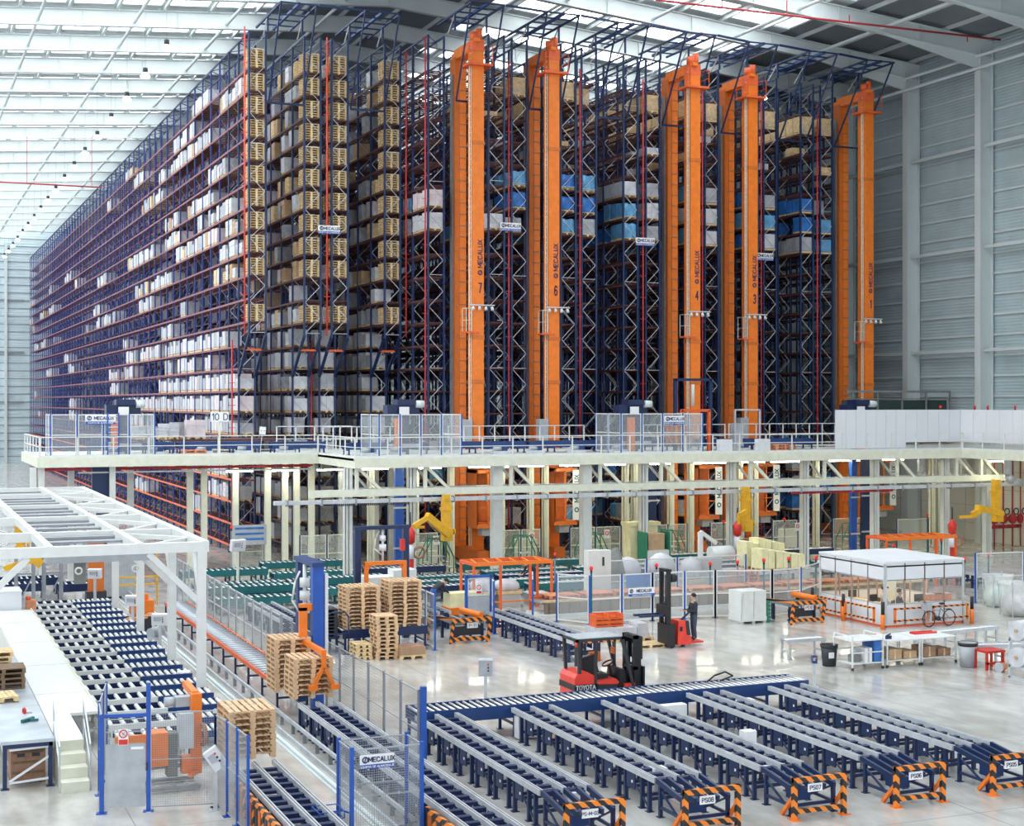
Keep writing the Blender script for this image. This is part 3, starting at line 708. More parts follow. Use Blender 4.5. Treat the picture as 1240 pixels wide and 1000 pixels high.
for i in range(26): MB().box(18 + 1.75 * i, YB - .64, 4.25, 18.08 + 1.75 * i, YB - .2, 4.56).ob('clip', 'galv_dark', tr)
m = MB()
for i in range(38): m.box(20.6 + .1 * i, YB - .5, 4.2, 20.65 + .1 * i, YB - .4, 4.34)
m.ob('festoon_cable', 'charcoal', tr)
m = MB()
for i in range(70): m.box(47.2 + .1 * i, YB - .5, 4.18, 47.25 + .1 * i, YB - .4, 4.34)
m.ob('festoon_cable', 'pipe_red', tr)
m = MB().tube([(7.2, 81, ZD - .62), (XJ, 81, ZD - .62)], .05, 6).tube([(7.2, 81.5, ZD - .7), (XJ, 81.5, ZD - .7)], .05, 6)
t = thing('sprinkler_pipe', 'red sprinkler pipes running under the left wing of the deck', 'pipe', (0, 0, 0)); m.ob('pipe_run', 'pipe_red', t)
m = MB().tube([(XJ, 76, ZD - .6), (60, 76, ZD - .6)], .05, 6).tube([(XJ, 77, ZD - .66), (60, 77, ZD - .66)], .05, 6)
t = thing('sprinkler_pipe', 'red-brown pipes running under the middle of the deck', 'pipe', (0, 0, 0)); m.ob('pipe_run', 'wall_brown', t)
m = MB().box(9, YA + .6, ZD - .86, 21.4, YA + .75, ZD - .78)
tag(m.ob('conduit', 'galv'), 'thin grey conduit under the left wing of the deck', 'conduit')
# fluorescent lights under the deck
def tube_light():
    t = thing('hanging_strip_light', '', 'lamp', group='lit strip lights under the raised deck')
    MB().box(-.75, -.12, .06, .75, .12, .16).ob('housing', 'white', t); MB().box(-.72, -.1, 0, .72, .1, .06).ob('diffuser', 'tube_on', t); MB().bar((-.5, 0, .16), (-.5, 0, .5), .02).ob('suspension_rod', 'galv', t); MB().bar((.5, 0, .16), (.5, 0, .5), .02).ob('suspension_rod', 'galv', t)
    return t
k = 0
for y in (76.3, 79.2):
    for px in (445, 510, 575, 635, 685, 735, 790, 847, 905, 940, 1010, 1075):
        k += 1; place('tube', tube_light, (xat(px, y) + .4, y, ZD - .72), 'lit strip light under the deck, %s row, %s from the left' % ('front' if y < 77 else 'rear', nth(k if y < 77 else k - 12)))
k = 0
for px in (290, 345): k += 1; place('tube', tube_light, (xat(px, 81.3), 81.3, ZD - .95), 'lit strip light under the left wing, %s from the left' % nth(k))
k = 0
for (x, y) in ((61.5, 78), (64.5, 78), (61.5, 72), (65, 72), (62, 66), (57, 79)): k += 1; place('tube', tube_light, (x, y, ZD - .72), 'added strip light brightening the right end under the deck, %s' % ('rear row, middle', 'rear row, nearest the side wall', 'middle row, left', 'middle row, by the side wall', 'front one', 'rear row, leftmost')[k - 1])  # strip lights added here to brighten the wall under the deck's right end
k = 0
for y in (85.5,):
    for x in (23.2, 33.6, 38.7, 44, 49.2, 54.4, 59.6): k += 1; place('tube', tube_light, (x, y - 2.2, 5.5), 'lit strip light between the crane cabs, %s from the left' % nth(k))
# white wall panels on the right of the deck
def clad(label, x0, x1, y, z0, z1, n, axis='x'):
    t = thing('cladding_screen', label, 'screen', (0, 0, 0))
    for i in range(n):
        a = x0 + (x1 - x0) * i / n; b = x0 + (x1 - x0) * (i + 1) / n - .015
        (MB().box(a, y, z0, b, y + .08, z1) if axis == 'x' else MB().box(y, a, z0, y + .08, b, z1)).ob('panel', 'panel_white', t)
    return t
xs = xat(1012, 73.9)
clad('tall white panel screen on the deck, low-reaching half beside the blue frame', xs, xat(1097, 73.9), 73.9, ZD + .12, 8.95, 7)
clad('tall white panel screen on the deck, right half with a gap below', xat(1097, 73.9), xat(1163, 73.9), 73.9, ZD + .45, 8.95, 5)
clad('white panel screen returning towards the viewer at the deck corner', 60, 73.9, xat(1163, 73.9), ZD + .45, 8.95, 12, 'y')
t = thing('dark_gantry_walkway', 'dark walkway with red lamps behind the white panels by the side wall', 'walkway', (0, 0, 0))
MB().box(59, 84, 8.3, XW - .8, 84.4, 8.9).box(59, 84, 10.05, XW - .8, 84.2, 10.2).box(59, 84, 9.6, XW - .8, 84.1, 9.66).ob('beam', 'tarp', t); MB().box(59, 84.45, 6.6, XW - .8, 84.55, 9.55).ob('back_screen', 'dark_green', t)
for i in range(5): MB().box(59.5 + 2 * i, 84, 8.9, 59.6 + 2 * i, 84.1, 10.1).ob('post', 'tarp', t)
def beacon(col='beacon'):
    def f():
        t = thing('warning_beacon', '', 'lamp', group='small warning beacons')
        MB().cyl((0, 0, -.12), (0, 0, 0), .05, 8).ob('socket', 'charcoal', t); MB().lathe((0, 0, 0), [(.07, 0), (.085, .08), (.06, .14), (.01, .16)], 10).ob('dome', col, t)
        return t
    return f
for i, px in enumerate((1144, 1177, 1193, 1226)):
    place('bc', beacon(), (xat(px, 73.9), 74.3 if px < 1160 else 70, 9.05), 'small red beacon above the white deck panels, %s from the left' % nth(i + 1)) if px < 1160 else place('bc', beacon(), (60.9 + .2, xat(px, 1) and 60.9 / xat(px, 1), 9.05), 'small red beacon above the white deck panels, %s from the left' % nth(i + 1))
# ---------------------------------------------------------------- roller conveyors
def roller_conveyor(L, Wd, z, frame='navy', pitch=.18, roller='roller', legs=1.6, deep=.22, name='roller_conveyor', rr=.042, bed=None):
    def f():
        t = thing(name, '', 'conveyor')
        for s in (0, 1): MB().box(0, s * (Wd - .06), z - deep, L, s * (Wd - .06) + .06, z + .02).ob('side_rail', frame if not (s and frame == 'white') else 'navy', t)
        if bed: MB().box(.02, .06, z - deep + .01, L - .02, Wd - .06, z - deep + .03).ob('bed_plate', bed, t)
        rm = shared(MESH, ('ro', Wd, roller, rr), lambda: MB().cyl((0, .07, 0), (0, Wd - .07, 0), rr, 8).mesh('roller', roller))
        n = int(L / pitch)
        for i in range(min(n, 100)): link('roller', rm, t, (.08 + (L - .16) * i / max(1, n - 1), 0, z - .02))
        lf = {'orange_red': 'navy'}.get(frame, frame); lm = shared(MESH, ('lg', Wd, z, frame, deep), lambda: MB().box(-.04, 0, 0, .04, .06, z - deep).box(-.04, Wd - .06, 0, .04, Wd, z - deep).box(-.03, .06, z * .35, .03, Wd - .06, z * .35 + .06).box(-.09, -.03, 0, .09, .09, .015).box(-.09, Wd - .09, 0, .09, Wd + .03, .015)  .mesh('leg_frame', lf))
        k = max(1, round(L / legs))
        for i in range(k + 1): link('leg_frame', lm, t, (.1 + (L - .2) * i / k, 0, 0))
        return t
    return f
def chain_conveyor(L, Wd, z, rails=3, pitch=.5):
    # runs along local +y; three grey chain rails over dark blue cross members
    def f():
        t = thing('chain_conveyor', '', 'conveyor')
        for i in range(rails):
            x = (Wd - .1) * i / (rails - 1)
            MB().box(x, 0, z - .13, x + .1, L, z - .02).box(x + .0, 0, z - .02, x + .035, L, z).box(x + .065, 0, z - .02, x + .1, L, z).ob('chain_rail', 'galv', t)
            MB().box(x + .04, .02, z - .02, x + .06, L - .02, z - .004).ob('chain', 'charcoal', t)
        cm = shared(MESH, ('cr', Wd), lambda: MB().box(.1, 0, -.07, Wd - .1, .16, 0).box(.16, .22, -.1, Wd * .48, .28, -.04).mesh('cross_member', 'navy'))
        n = int(L / pitch)
        for i in range(n): link('cross_member', cm, t, (0, .12 + i * pitch, z - .09))
        lm = shared(MESH, ('cl', Wd, z), lambda: MB().box(0, 0, 0, .09, .08, z - .13).box(Wd - .09, 0, 0, Wd, .08, z - .13).box(.09, .01, z * .3, Wd - .09, .07, z * .3 + .07).box(-.04, -.04, 0, .13, .12, .015).box(Wd - .13, -.04, 0, Wd + .04, .12, .015).mesh('leg_frame', 'navy'))
        y = .25; i = 0
        while y < L: link('leg_frame', lm, t, (0, y, 0)); y += .36 if i % 2 == 0 else .84; i += 1
        bm = shared(MESH, ('dp', z), lambda: MB().box(0, 0, z - .5, .03, .42, z - .13).box(-.01, .1, z - .36, .0, .16, z - .3, 1).mesh('side_plate', ['navy', 'sign_white']))
        y = .95; i = 0
        while y < L - .5: link('side_plate', bm, t, (.0, y, 0)); link('side_plate', bm, t, (Wd - .03, y, 0)); y += 1.2
        b = MB(); y = .3
        while y < L - 1.3: b.bar((.03, y, .1), (.03, y + 1.0, z - .2), .035); y += 2.4
        b.ob('brace', 'navy', t)
        return t
    return f
# ---------------------------------------------------------------- conveyors and cages on the deck
g = 'blue roller conveyors on the raised deck'
RZD = ZD + .02
def deck_roller(x, y, L, lab): place(('dr', L), roller_conveyor(L, 1.0, .62, 'navy_mid', .16, 'navy', 1.5, .34), (x, y, RZD), lab, 0, g)
deck_roller(9.8, 83.2, 4.6, 'blue roller conveyor on the deck left wing, beside the fenced station')
deck_roller(14.6, 83.2, 4.6, 'blue roller conveyor in the middle of the deck left wing')
deck_roller(19.4, 81.2, 3.0, 'blue roller conveyor at the step of the deck edge')
for i, x in enumerate((22.6, 28.4, 33.2, 38.0)): deck_roller(x, 77.6, 4.6, 'blue roller conveyor along the deck middle, %s from the left' % nth(i + 1))
for i, x in enumerate((44.0, 48.2)): deck_roller(x, 77.6, 3.9, 'blue roller conveyor between the second deck cage and the white panels, %s from the left' % nth(i + 1))
def floor_drive():
    t = thing('conveyor_drive', '', 'machine', group='grey drive units on the deck')
    MB().box(0, 0, 0, .9, .5, .22).ob('base', 'galv', t); MB().cyl((.1, .25, .32), (.55, .25, .32), .13, 10).ob('motor', 'plastic_grey', t); MB().box(.55, .08, .2, .85, .42, .45).ob('gearbox', 'navy_mid', t)
    return t
k = 0
for (x, y) in [(10.5, 81), (12.6, 81), (15.2, 81.1), (17.4, 81.1), (19.6, 80.6), (22.6, 75), (24.2, 75.2), (30, 75), (32.2, 75.2), (34.6, 75), (37.2, 75), (45.2, 75.1)]:
    k += 1; place('drive', floor_drive, (x, y, ZD), 'grey conveyor drive unit on the deck floor, %s from the left' % nth(k))
pallet((15.0, 80.8, ZD), 'orange-brown pallet on the left wing of the deck, lower of two', 'wood_orange', PI/2, 'pallets on the deck'); pallet((15.0, 80.8, ZD + .145), 'orange-brown pallet on the left wing of the deck, upper of two', 'wood_orange', PI/2, 'pallets on the deck')
for i in range(3): pallet((47.3, 73.8, ZD + .145 * i), 'brown pallet behind the deck railing left of the white panels, %s of three' % ('bottom', 'middle', 'top')[i], 'wood_orange', PI/2, 'pallets on the deck')
for i, x in enumerate((43.6, 46.1)):
    t = thing('control_box', 'white box on the deck between the cage and the white panels, %s' % ('left one', 'right one')[i], 'box', (x, 73.8, ZD)); MB().box(-.4, -.2, .1, .4, .2, .75).ob('housing', 'panel_white', t); MB().box(-.3, -.1, 0, .3, .1, .1).ob('foot', 'grey', t)
# ---------------------------------------------------------------- wire mesh guards
def wire_panel(L, h, step=.05, th=.005, mt='wire', z0=.1):
    def f():
        m = MB()
        n = int(L / step)
        for i in range(1, n): m.bar((L * i / n, 0, z0), (L * i / n, 0, h), th)
        k = int((h - z0) / step)
        for i in range(1, k): m.bar((0, 0, z0 + (h - z0) * i / k), (L, 0, z0 + (h - z0) * i / k), th)
        for z in (z0, h): m.bar((0, 0, z), (L, 0, z), .03)
        m.bar((0, 0, (z0 + h) / 2), (L, 0, (z0 + h) / 2), .02)
        return m.mesh('mesh_panel', mt)
    return shared(MESH, ('wp', round(L, 2), h, step, mt, th), f)
def haze_panel(L, h, mt='mesh_far', fr='white', z0=.1, mid=True):
    def f():
        m = MB().box(0, -.004, z0, L, .004, h)
        for z in ((z0, h, (z0 + h) / 2) if mid else (z0, h)): m.box(0, -.02, z - .025, L, .02, z + .025, 1)
        for x in (.03, L - .03): m.box(x - .02, -.02, z0, x + .02, .02, h, 1)
        return m.mesh('mesh_panel', [mt, fr])
    return shared(MESH, ('hp', round(L, 2), h, mt, fr), f)
def fence(label, pts, z=0, h=2.05, step=1.5, post='fence_blue', fine=False, mt='mesh_far', fr='white', group=None, pw=.06, hp=None, wstep=.05):
    t = thing('mesh_fence', label, 'fence', (pts[0][0], pts[0][1], z), group=group); o = Vector(pts[0])
    hp = hp or h + .04
    pm = shared(MESH, ('fp', post, hp, pw), lambda: MB().box(-pw/2, -pw/2, 0, pw/2, pw/2, hp).box(-.1, -.1, 0, .1, .1, .015).mesh('post', post))
    done = set()
    for a, b in zip(pts, pts[1:]):
        a, b = Vector(a) - o, Vector(b) - o; L = (b - a).length; n = max(1, round(L / step)); ang = math.atan2(b.y - a.y, b.x - a.x)
        for i in range(n + 1):
            p = a.lerp(b, i / n); key = (round(p.x, 2), round(p.y, 2))
            if key not in done: done.add(key); link('post', pm, t, (p.x, p.y, 0))
        for i in range(n):
            p = a.lerp(b, (i + .0) / n) + (b - a).normalized() * .04
            link('mesh_panel', wire_panel(L / n - .08, h, wstep) if fine else haze_panel(L / n - .08, h, mt, fr), t, (p.x, p.y, 0), ang)
    return t
def deck_cage(label, x0, x1, y0, y1, sign=None, h=2.2):
    t = fence(label, [(x0, y1), (x0, y0), (x1, y0), (x1, y1)], ZD, h, 1.3, 'fence_blue')
    return t
def lifter(x, y, lab, dx=0):
    t = thing('pallet_lifter', lab, 'machine', (x, y, ZD), group='pallet lifters in the deck cages')
    MB().box(-.35, .3, 0, .35, .7, 2.6).ob('mast', 'navy', t); MB().box(-.9, .2, 2.2, .9, 1.0, 2.7).box(-.4, 0, 2.7, .6, .9, 3.0).ob('drive_housing', 'navy', t)
    MB().cyl((.65, .1, 2.75), (1.1, .1, 2.75), .2, 12).ob('motor', 'steel_paint', t); MB().box(-.75, -.8, 0, -.4, -.5, 2.0).ob('side_column', 'orange', t)
    MB().box(-.8, -.3, .5, .9, .3, .62).ob('carriage', 'galv', t); MB().box(-.3, -.02, 2.2, .25, .02, 2.6).ob('tag_board', 'sign_white', t)
    return t
deck_cage('mesh-fenced station with a blue frame at the far left of the deck', 7.6, 12.9, 80.5, 83.0)
plate('station_sign', 'white and blue name sign on the far left fenced deck station', (10.1, 80.42, ZD + 1.95), 1.55, .5, 'MECALUX', 'EQUIPOS DE ALMACENAJE')
lifter(11.6, 82.6, 'dark blue pallet lifter behind the far left fenced station')
deck_cage('mesh-fenced station on the deck, left of the crane numbered seven', xat(459, 74.2), xat(559, 74.2), 74.2, 77.4)
lifter(25.4, 76.3, 'dark blue pallet lifter in the deck cage left of crane seven')
deck_cage('mesh-fenced station on the deck, left of the crane numbered four', xat(752, 74.2), xat(851, 74.2), 74.2, 77.4)
plate('station_sign', 'white and blue name sign on the deck cage by the crane numbered four', (xat(816, 74.1), 74.05, ZD + 1.85), 1.25, .48, 'MECALUX', 'EQUIPOS DE ALMACENAJE')
lifter(39.2, 76.3, 'dark blue pallet lifter in the deck cage near crane four')
lifter(54.6, 76.2, 'dark blue pallet lifter half hidden behind the white deck panels')
stack(42.2, 76.6, ZD + .5, 7, 'orange stacker on the deck, right end of the second cage', 'wood_orange', 0, .02)
t = thing('pallet_stacker', 'orange portal stacker with blue posts on the deck beside the second cage', 'machine', (xat(842, 77), 77, ZD))
for x in (-.9, .9):
    MB().box(x - .08, -.1, 0, x + .08, .1, 2.4).ob('post', 'orange_red', t)
    MB().box(x * 1.3 - .09, .2, 0, x * 1.3 + .09, .4, 4.2).ob('tall_post', 'navy', t)
MB().box(-.95, -.1, 2.3, .95, .1, 2.45).ob('cross_beam', 'orange_red', t); MB().box(-1.25, .2, 4.1, 1.25, .4, 4.25).ob('top_beam', 'navy', t); MB().cyl((0, .3, 2.6), (0, .3, 3.9), .1, 10).ob('lift_cylinder', 'steel_paint', t)
t = thing('pallet_stacker', 'grey tubular portal on the deck in front of the crane numbered three', 'machine', (xat(905, 77), 77, ZD))
m = MB().bar((-.85, 0, 0), (-.85, 0, 2.4), .09).bar((.85, 0, 0), (.85, 0, 2.4), .09).bar((-.85, 0, 2.4), (.85, 0, 2.4), .09); m.ob('portal_frame', 'galv', t); MB().box(-.8, .2, 0, -.2, .6, 1.6).ob('cabinet', 'plastic_grey', t)
t = thing('cage_ladder', 'blue access ladder right of the far left deck station', 'ladder', (xat(137, 80.4), 80.4, ZD)); m = MB()
for x in (-.28, .28): m.bar((x, 0, 0), (x, 0, 2.3), .07)
m.ob('stile', 'fence_blue', t)
for k in range(8): MB().bar((-.28, 0, .2 + .27 * k), (.28, 0, .2 + .27 * k), .05).ob('rung', 'galv', t)
# row marker board
t = plate('row_marker', 'white board reading 10 D standing on the left deck', (xat(266, 82.5), 82.5, ZD + 2.05), 1.0, .54, '10 D', size=.46, wt=.13)
MB().box(-.05, .03, -2.05, .05, .1, .2).ob('pole', 'cream', t)
t = plate('notice_board', 'small tilted white notice on the deck right of the 10 D board', (xat(318, 81), 81, ZD + 1.3), .35, .42, '- -', size=.2); t.rotation_euler = (0, .1, 0); MB().box(-.02, .03, -1.3, .02, .06, 0).ob('pole', 'galv', t)
k = 0
for (px, y, key, h) in [(155, 86, 'film', .6), (163, 86.2, 'film', .55), (178, 86.2, 'film_grey', .6), (190, 86, 'film', .5), (204, 86.2, 'film', .75), (236, 86, 'film_pink', .95), (168, 88, 'film', .6), (218, 88, 'film_grey', .8)]:
    k += 1; load(xat(px, y), y, ZD + .75, h, key, '%s wrapped load waiting on the left deck, %s along' % ({'film': 'white', 'film_grey': 'grey', 'film_pink': 'pinkish'}[key], nth(k)), 'loads waiting on the deck')
for d, loc, h, key, label, group, wx, wy in LOADS[-8:] if False else []: pass
DL = LOADS[len(LL):] if LOADS is LL else [L for L in LOADS if L[5] == 'loads waiting on the deck']
for d, loc, h, key, label, group, wx, wy in [L for L in LOADS if L[5] == 'loads waiting on the deck']:
    t = thing('palletised_load', label, 'load', loc, group=group); link('pallet_base', pallet_mesh('wood_pale', 1.0, .85), t); link('wrapped_goods', load_mesh(key, h, wx, wy), t)
t = thing('loading_table', 'low steel table carrying wrapped loads along the left deck', 'table', (14.6, 85.4, ZD)); MB().box(0, 0, .62, 6.6, 3.2, .74).ob('top', 'brown_beam', t)
for x in (.1, 2.2, 4.3, 6.4):
    for y in (.1, 3.0): MB().box(x, y, 0, x + .08, y + .08, .62).ob('leg', 'navy', t)
# ================================================================ FOREGROUND CONVEYORS (right)
XP = [13.2, 16.05, 18.84, 21.62, 24.42]; PN = ['PS-M-03', 'PS08', 'PS07', 'PS06', 'PS05']
mk = chain_conveyor(8.5, 1.25, .85)
for i, x in enumerate(XP):
    place('ps', mk, (x, 30.3, 0), 'long blue chain conveyor ending at the striped barrier signed %s' % PN[i], 0, 'five parallel chain conveyors in front of the forklift')
    t = thing('conveyor_end', 'low blue transfer table between the chain conveyor and the %s barrier' % PN[i], 'conveyor', (x, 28.95, 0), group='blue end tables of the chain conveyors')
    for xx in (.05, .32, .6, .9, 1.17): MB().bar((xx, 0, .62), (xx, 1.3, .8), .07, .12).ob('sloping_rail', 'navy', t)
    for xx in (.02, 1.15):
        for yy in (.05, 1.1): MB().box(xx, yy, 0, xx + .08, yy + .08, .7).box(xx - .04, yy - .04, 0, xx + .12, yy + .12, .015).ob('leg', 'navy', t)
    m = MB().bar((.06, .09, .1), (.06, 1.14, .6), .04).bar((1.19, 1.14, .1), (1.19, .09, .6), .04).box(.06, .05, .2, 1.2, .1, .27).box(.02, .1, .2, .08, 1.15, .26).box(1.16, .1, .2, 1.22, 1.15, .26); m.ob('brace', 'navy', t)
    MB().box(.35, .35, .25, .75, .75, .5).ob('motor', 'navy_mid', t)
    t = thing('safety_barrier', 'orange and black striped barrier signed %s at the conveyor end' % PN[i], 'barrier', (x - .12, 28.72, 0), group='striped barriers at the conveyor ends')
    for xx in (0, 1.32):
        MB().box(xx, -.05, 0, xx + .11, .05, .95).ob('post', 'hazard', t)
        MB().box(xx - .06, -.12, 0, xx + .17, .12, .02).ob('foot_plate', 'orange', t)
        MB().bar((xx + .05, .04, .5), (xx + .05 , .5, .02), .08).ob('rear_brace', 'orange', t)
    MB().box(0, -.06, .84, 1.43, .04, .95).ob('top_bar', 'hazard', t); MB().box(.11, -.04, .14, 1.32, .03, .24).ob('bottom_bar', 'hazard', t)
    s = MB().box(-.19, -.012, -.09, .19, .012, .09).ob('sign_plate', 'sign_white', t, (.62, .02, .68))
    text(PN[i], .125 if i else .1, 'ink', s, (0, -.016, 0), wt=.15)
place('cross', roller_conveyor(12.6, 1.15, .88, 'navy_mid', .2, 'roller', 1.4, .34, rr=.04, bed='navy'), (13.35, 38.9, 0), 'blue cross conveyor with pale rollers in front of the red forklift')
for (x, y, z, w, h, lab) in [(16.1, 38.4, .05, .85, .6, 'white control box under the cross conveyor, by the first two lanes'), (20.35, 37.9, .1, .8, .62, 'white control box under the lanes behind the PS08 conveyor'), (22.95, 38.3, .2, .7, .4, 'white control box under the cross conveyor near the PS06 lane'),
                             (20.35, 33.4, .35, .34, .55, 'small white cabinet on the floor between the PS07 and PS08 lanes'), (16.6, 31.3, .55, .35, .22, 'small white junction box beside the PS08 lane end'), (19.3, 30.6, .5, .3, .2, 'small white junction box beside the PS07 lane end'), (22.2, 30.9, .5, .28, .2, 'small white junction box under the PS06 lane end'),(13.9, 30.3, .5, .3, .2, 'small white junction box beside the PS-M-03 lane end')]:
    t = thing('control_box', lab, 'box', (x, y, 0)); MB().box(0, 0, z, w, .3, z + h).ob('housing', 'sign_white', t); MB().box(w * .3, .1, 0, w * .7, .2, z).ob('stand', 'plastic_grey', t)
def pedestal(label, x, y, z, w=.42, h=.32, tilt=.3, col='panel_white', post='galv', rz=-.4):
    t = thing('control_pedestal', label, 'control box', (x, y, 0), rz)
    MB().box(-.05, -.05, 0, .05, .05, z).box(-.14, -.14, 0, .14, .14, .02).ob('post', post, t)
    o = MB().box(-w/2, -.12, -h/2, w/2, .12, h/2).ob('housing', col, t, (0, 0, z + h/2)); o.rotation_euler = (tilt, 0, 0)
    MB().box(-w * .35, -.135, -h * .1, w * .1, -.12, h * .3).ob('screen', 'plastic_grey', o)
    for k in range(3): MB().cyl((w * .2, -.12, h * (.25 - .2 * k)), (w * .2, -.15, h * (.25 - .2 * k)), .025, 8).ob('button', 'red_bright' if k == 0 else 'charcoal', o)
    return t
pedestal('grey control box on a post behind the cross conveyor', 16.7, 42.4, 1.1, .42, .5, .15, 'plastic_grey')
t = pedestal('small dark sensor post at the far end of the cross conveyor', *ground(986, 832), .8, .16, .24, 0, 'navy_mid')
t = thing('hose', 'black looped hose lying on the cross conveyor rollers', 'hose', (22.8, 39.6, .9)); MB().tube([(0, 0, .06), (.3, .1, .2), (.8, .3, .25), (.95, .1, .15), (.5, .1, .03)], .025, 6).ob('hose_run', 'rubber', t)
# left-hand lanes
g = 'chain conveyor lanes beside the pallet stacks'
place('c1', chain_conveyor(7.2, 1.1, .8), (7.48, 28.4, 0), 'blue chain conveyor carrying the nearest pallet stack, by the mesh cage', 0, g)
place('c2', chain_conveyor(15.2, 1.15, .8), (10.75, 26.8, 0), 'blue chain conveyor running from the blue lift past the small mesh cage', 0, g)
for nm, x, y0, y1, lab in (('a', 7.3, 29, 34.2, 'orange and black hanging strips on the left of the nearest pallet lane'), ('b', 10.58, 25.5, 30.4, 'orange and black hanging strips beside the lane right of the small cage')):
    t = thing('safety_screen', lab, 'barrier', (x, y0, 0)); MB().box(0, 0, .62, .08, y1 - y0, .74).ob('top_bar', 'hazard', t)
    k = 0
    y = .1
    while y < y1 - y0: MB().box(.02, y, .08, .06, y + .22, .64).ob('strip', ('orange_deep', 'charcoal', 'hazard')[k % 3], t); y += .3; k += 1
    for yy in (0, y1 - y0 - .08): MB().box(.01, yy, 0, .07, yy + .07, .64).ob('post', 'charcoal', t)
stack(8.05, 36.45, .82, 8, 'the stack nearest the mesh cage', 'wood', 0, .015, 1.12, 1.5)
stack(11.25, 42.7, .86, 8, 'the stack gripped by the blue lift', 'wood', 0, .02, 1.15, 1.15)
stack(11.15, 44.6, .72, 11, 'the stack behind the blue lift', 'wood', 0, .02, 1.1, 1.15)
# blue and orange de-stacker
t = thing('pallet_stacker', 'blue portal lift with orange grippers over the pallet stack, left of centre', 'machine', (11.95, 44.3, 0))
MB().box(-.17, -.16, 0, .17, .16, 4.5).ob('front_post', 'fence_blue', t); MB().box(-.15, 1.75, 0, .15, 2.05, 4.5).ob('rear_post', 'navy_mid', t)
MB().box(-.2, -.2, 4.42, .2, 2.1, 4.55).ob('top_beam', 'navy_mid', t)
m = MB().box(-.55, -.1, 3.1, -.17, .12, 3.3).box(-.55, -.1, 1.6, -.33, .12, 3.2).box(-.5, -2.35, 2.12, -.36, .1, 2.26).bar((-.43, -2.33, 2.2), (-.43, -2.33, 1.75), .12).bar((-.43, -2.33, 1.8), (-.75, -2.33, 1.2), .1).bar((-.43, -2.33, 1.8), (-.12, -2.33, 1.2), .1).box(-.88, -2.42, 1.12, -.62, -2.26, 1.26).box(-.24, -2.42, 1.12, .02, -2.26, 1.26)
m.ob('gripper', 'orange', t)
m = MB()
for z in (2.9, 3.3, 3.7): m.cyl((-.15, .9, z), (-.15, .9, z + .28), .16, 12)
m.cyl((-.15, .9, 2.7), (-.15, .9, 4.4), .06, 8); m.ob('lift_cylinder', 'white', t)
MB().tube([(-.3, .9, 4.2), (-.45, .9, 3.9), (-.55, .9, 3.3), (-.3, .9, 2.9)], .03, 6).ob('hose', 'white', t)
MB().box(.22, -.1, 1.6, .32, .1, 4.2).ob('cable_chain', 'panel_white', t)
# red-railed roller lane, shuttle rails, long grey fence
place('redlane', roller_conveyor(20.5, 1.0, .7, 'orange_red', .42, 'steel_top', 2.0, .12, rr=.05), (11.98, 45.4, 0), 'long roller lane with red side rails beside the grey mesh fence', PI/2)
t = thing('shuttle_track', 'pair of steel shuttle rails on the floor beside the red-railed lane', 'rail', (0, 0, 0))
MB().box(9.92, 30, .0, 10.02, 76, .1).box(9.85, 30, 0, 10.1, 76, .03).ob('rail', 'steel_paint', t); MB().box(10.22, 30, 0, 10.28, 76, .12).ob('rail', 'galv', t)
MB().box(10.5, 31, .26, 10.56, 76, .36).ob('guide_rail', 'galv', t)
for i in range(34): MB().box(10.48, 31.2 + 1.3 * i, 0, 10.58, 31.26 + 1.3 * i, .28).ob('bracket', 'galv_dark', t)
fence('long grey mesh fence between the red-railed lane and the open floor', [(12.35, 36.0), (12.35, 50.4)], h=2.08, step=1.44, post='galv_dark', fine=True, wstep=.08)
fence('far length of the grey mesh fence along the red-railed lane', [(12.35, 50.5), (12.35, 72)], h=2.08, step=1.44, post='galv_dark', fr='galv')
MB_ = MB().box(-.07, -.07, 0, .07, .07, 2.2).box(-.14, -.14, 0, .14, .14, .02)
t = thing('fence_post', 'thick blue end post of the long grey mesh fence', 'post', (12.45, 35.92, 0)); MB_.ob('upright', 'fence_blue', t)
# ================================================================ NEAR MESH CAGE (left) AND ITS MACHINE
t = fence('left side of the near mesh cage, beside the white stairs', [(4.45, 35.24), (4.6, 36.9), (5.1, 39.5)], h=2.2, step=1.7, fine=True)
t = thing('cage_door', 'grey cage door in a blue frame with a round red prohibition sign', 'door', (4.45, 35.24, 0), math.atan2(-.2, 1.02))
for x, h in ((0, 2.26), (1.04, 2.95)): MB().box(x - .05, -.05, 0, x + .05, .05, h).box(x - .12, -.1, 0, x + .12, .1, .02).ob('frame_post', 'fence_blue', t)
MB().box(0, -.04, 2.18, 1.04, .04, 2.26).ob('frame_head', 'fence_blue', t)
p = MB().box(.08, -.02, .12, .97, .02, 1.55).ob('leaf', 'plastic_grey', t)
link('mesh_panel', wire_panel(.88, 2.14, .05, .004, 'wire', 1.56), t, (.08, 0, 0)); MB().box(.99, -.06, .95, 1.03, .0, 1.15).ob('latch', 'navy', t)
s = MB().box(-.11, -.012, -.2, .11, 0, .17).ob('prohibition_sign', 'sign_white', t, (.48, -.03, 1.75))
MB().ring((0, -.016, .06), (0, 1, 0), .085, .013, 20, 5).bar((-.06, -.016, .12), (.06, -.016, 0), .02, .01).ob('prohibition_ring', 'red', s)
MB().box(-.1, -.016, -.19, .1, -.012, -.07).ob('text_band', 'red', s); MB().bar((-.02, -.016, .03), (.03, -.016, .1), .03, .005).ob('hand_mark', 'ink', s)
MB().box(.65, -.03, 1.44, .93, -.02, 1.5).ob('label_strip', 'sign_white', p)
fence('front mesh panel of the near cage in front of the orange machine', [(5.5, 35.03), (6.95, 34.75)], h=2.25, step=2, fine=True, post='galv')
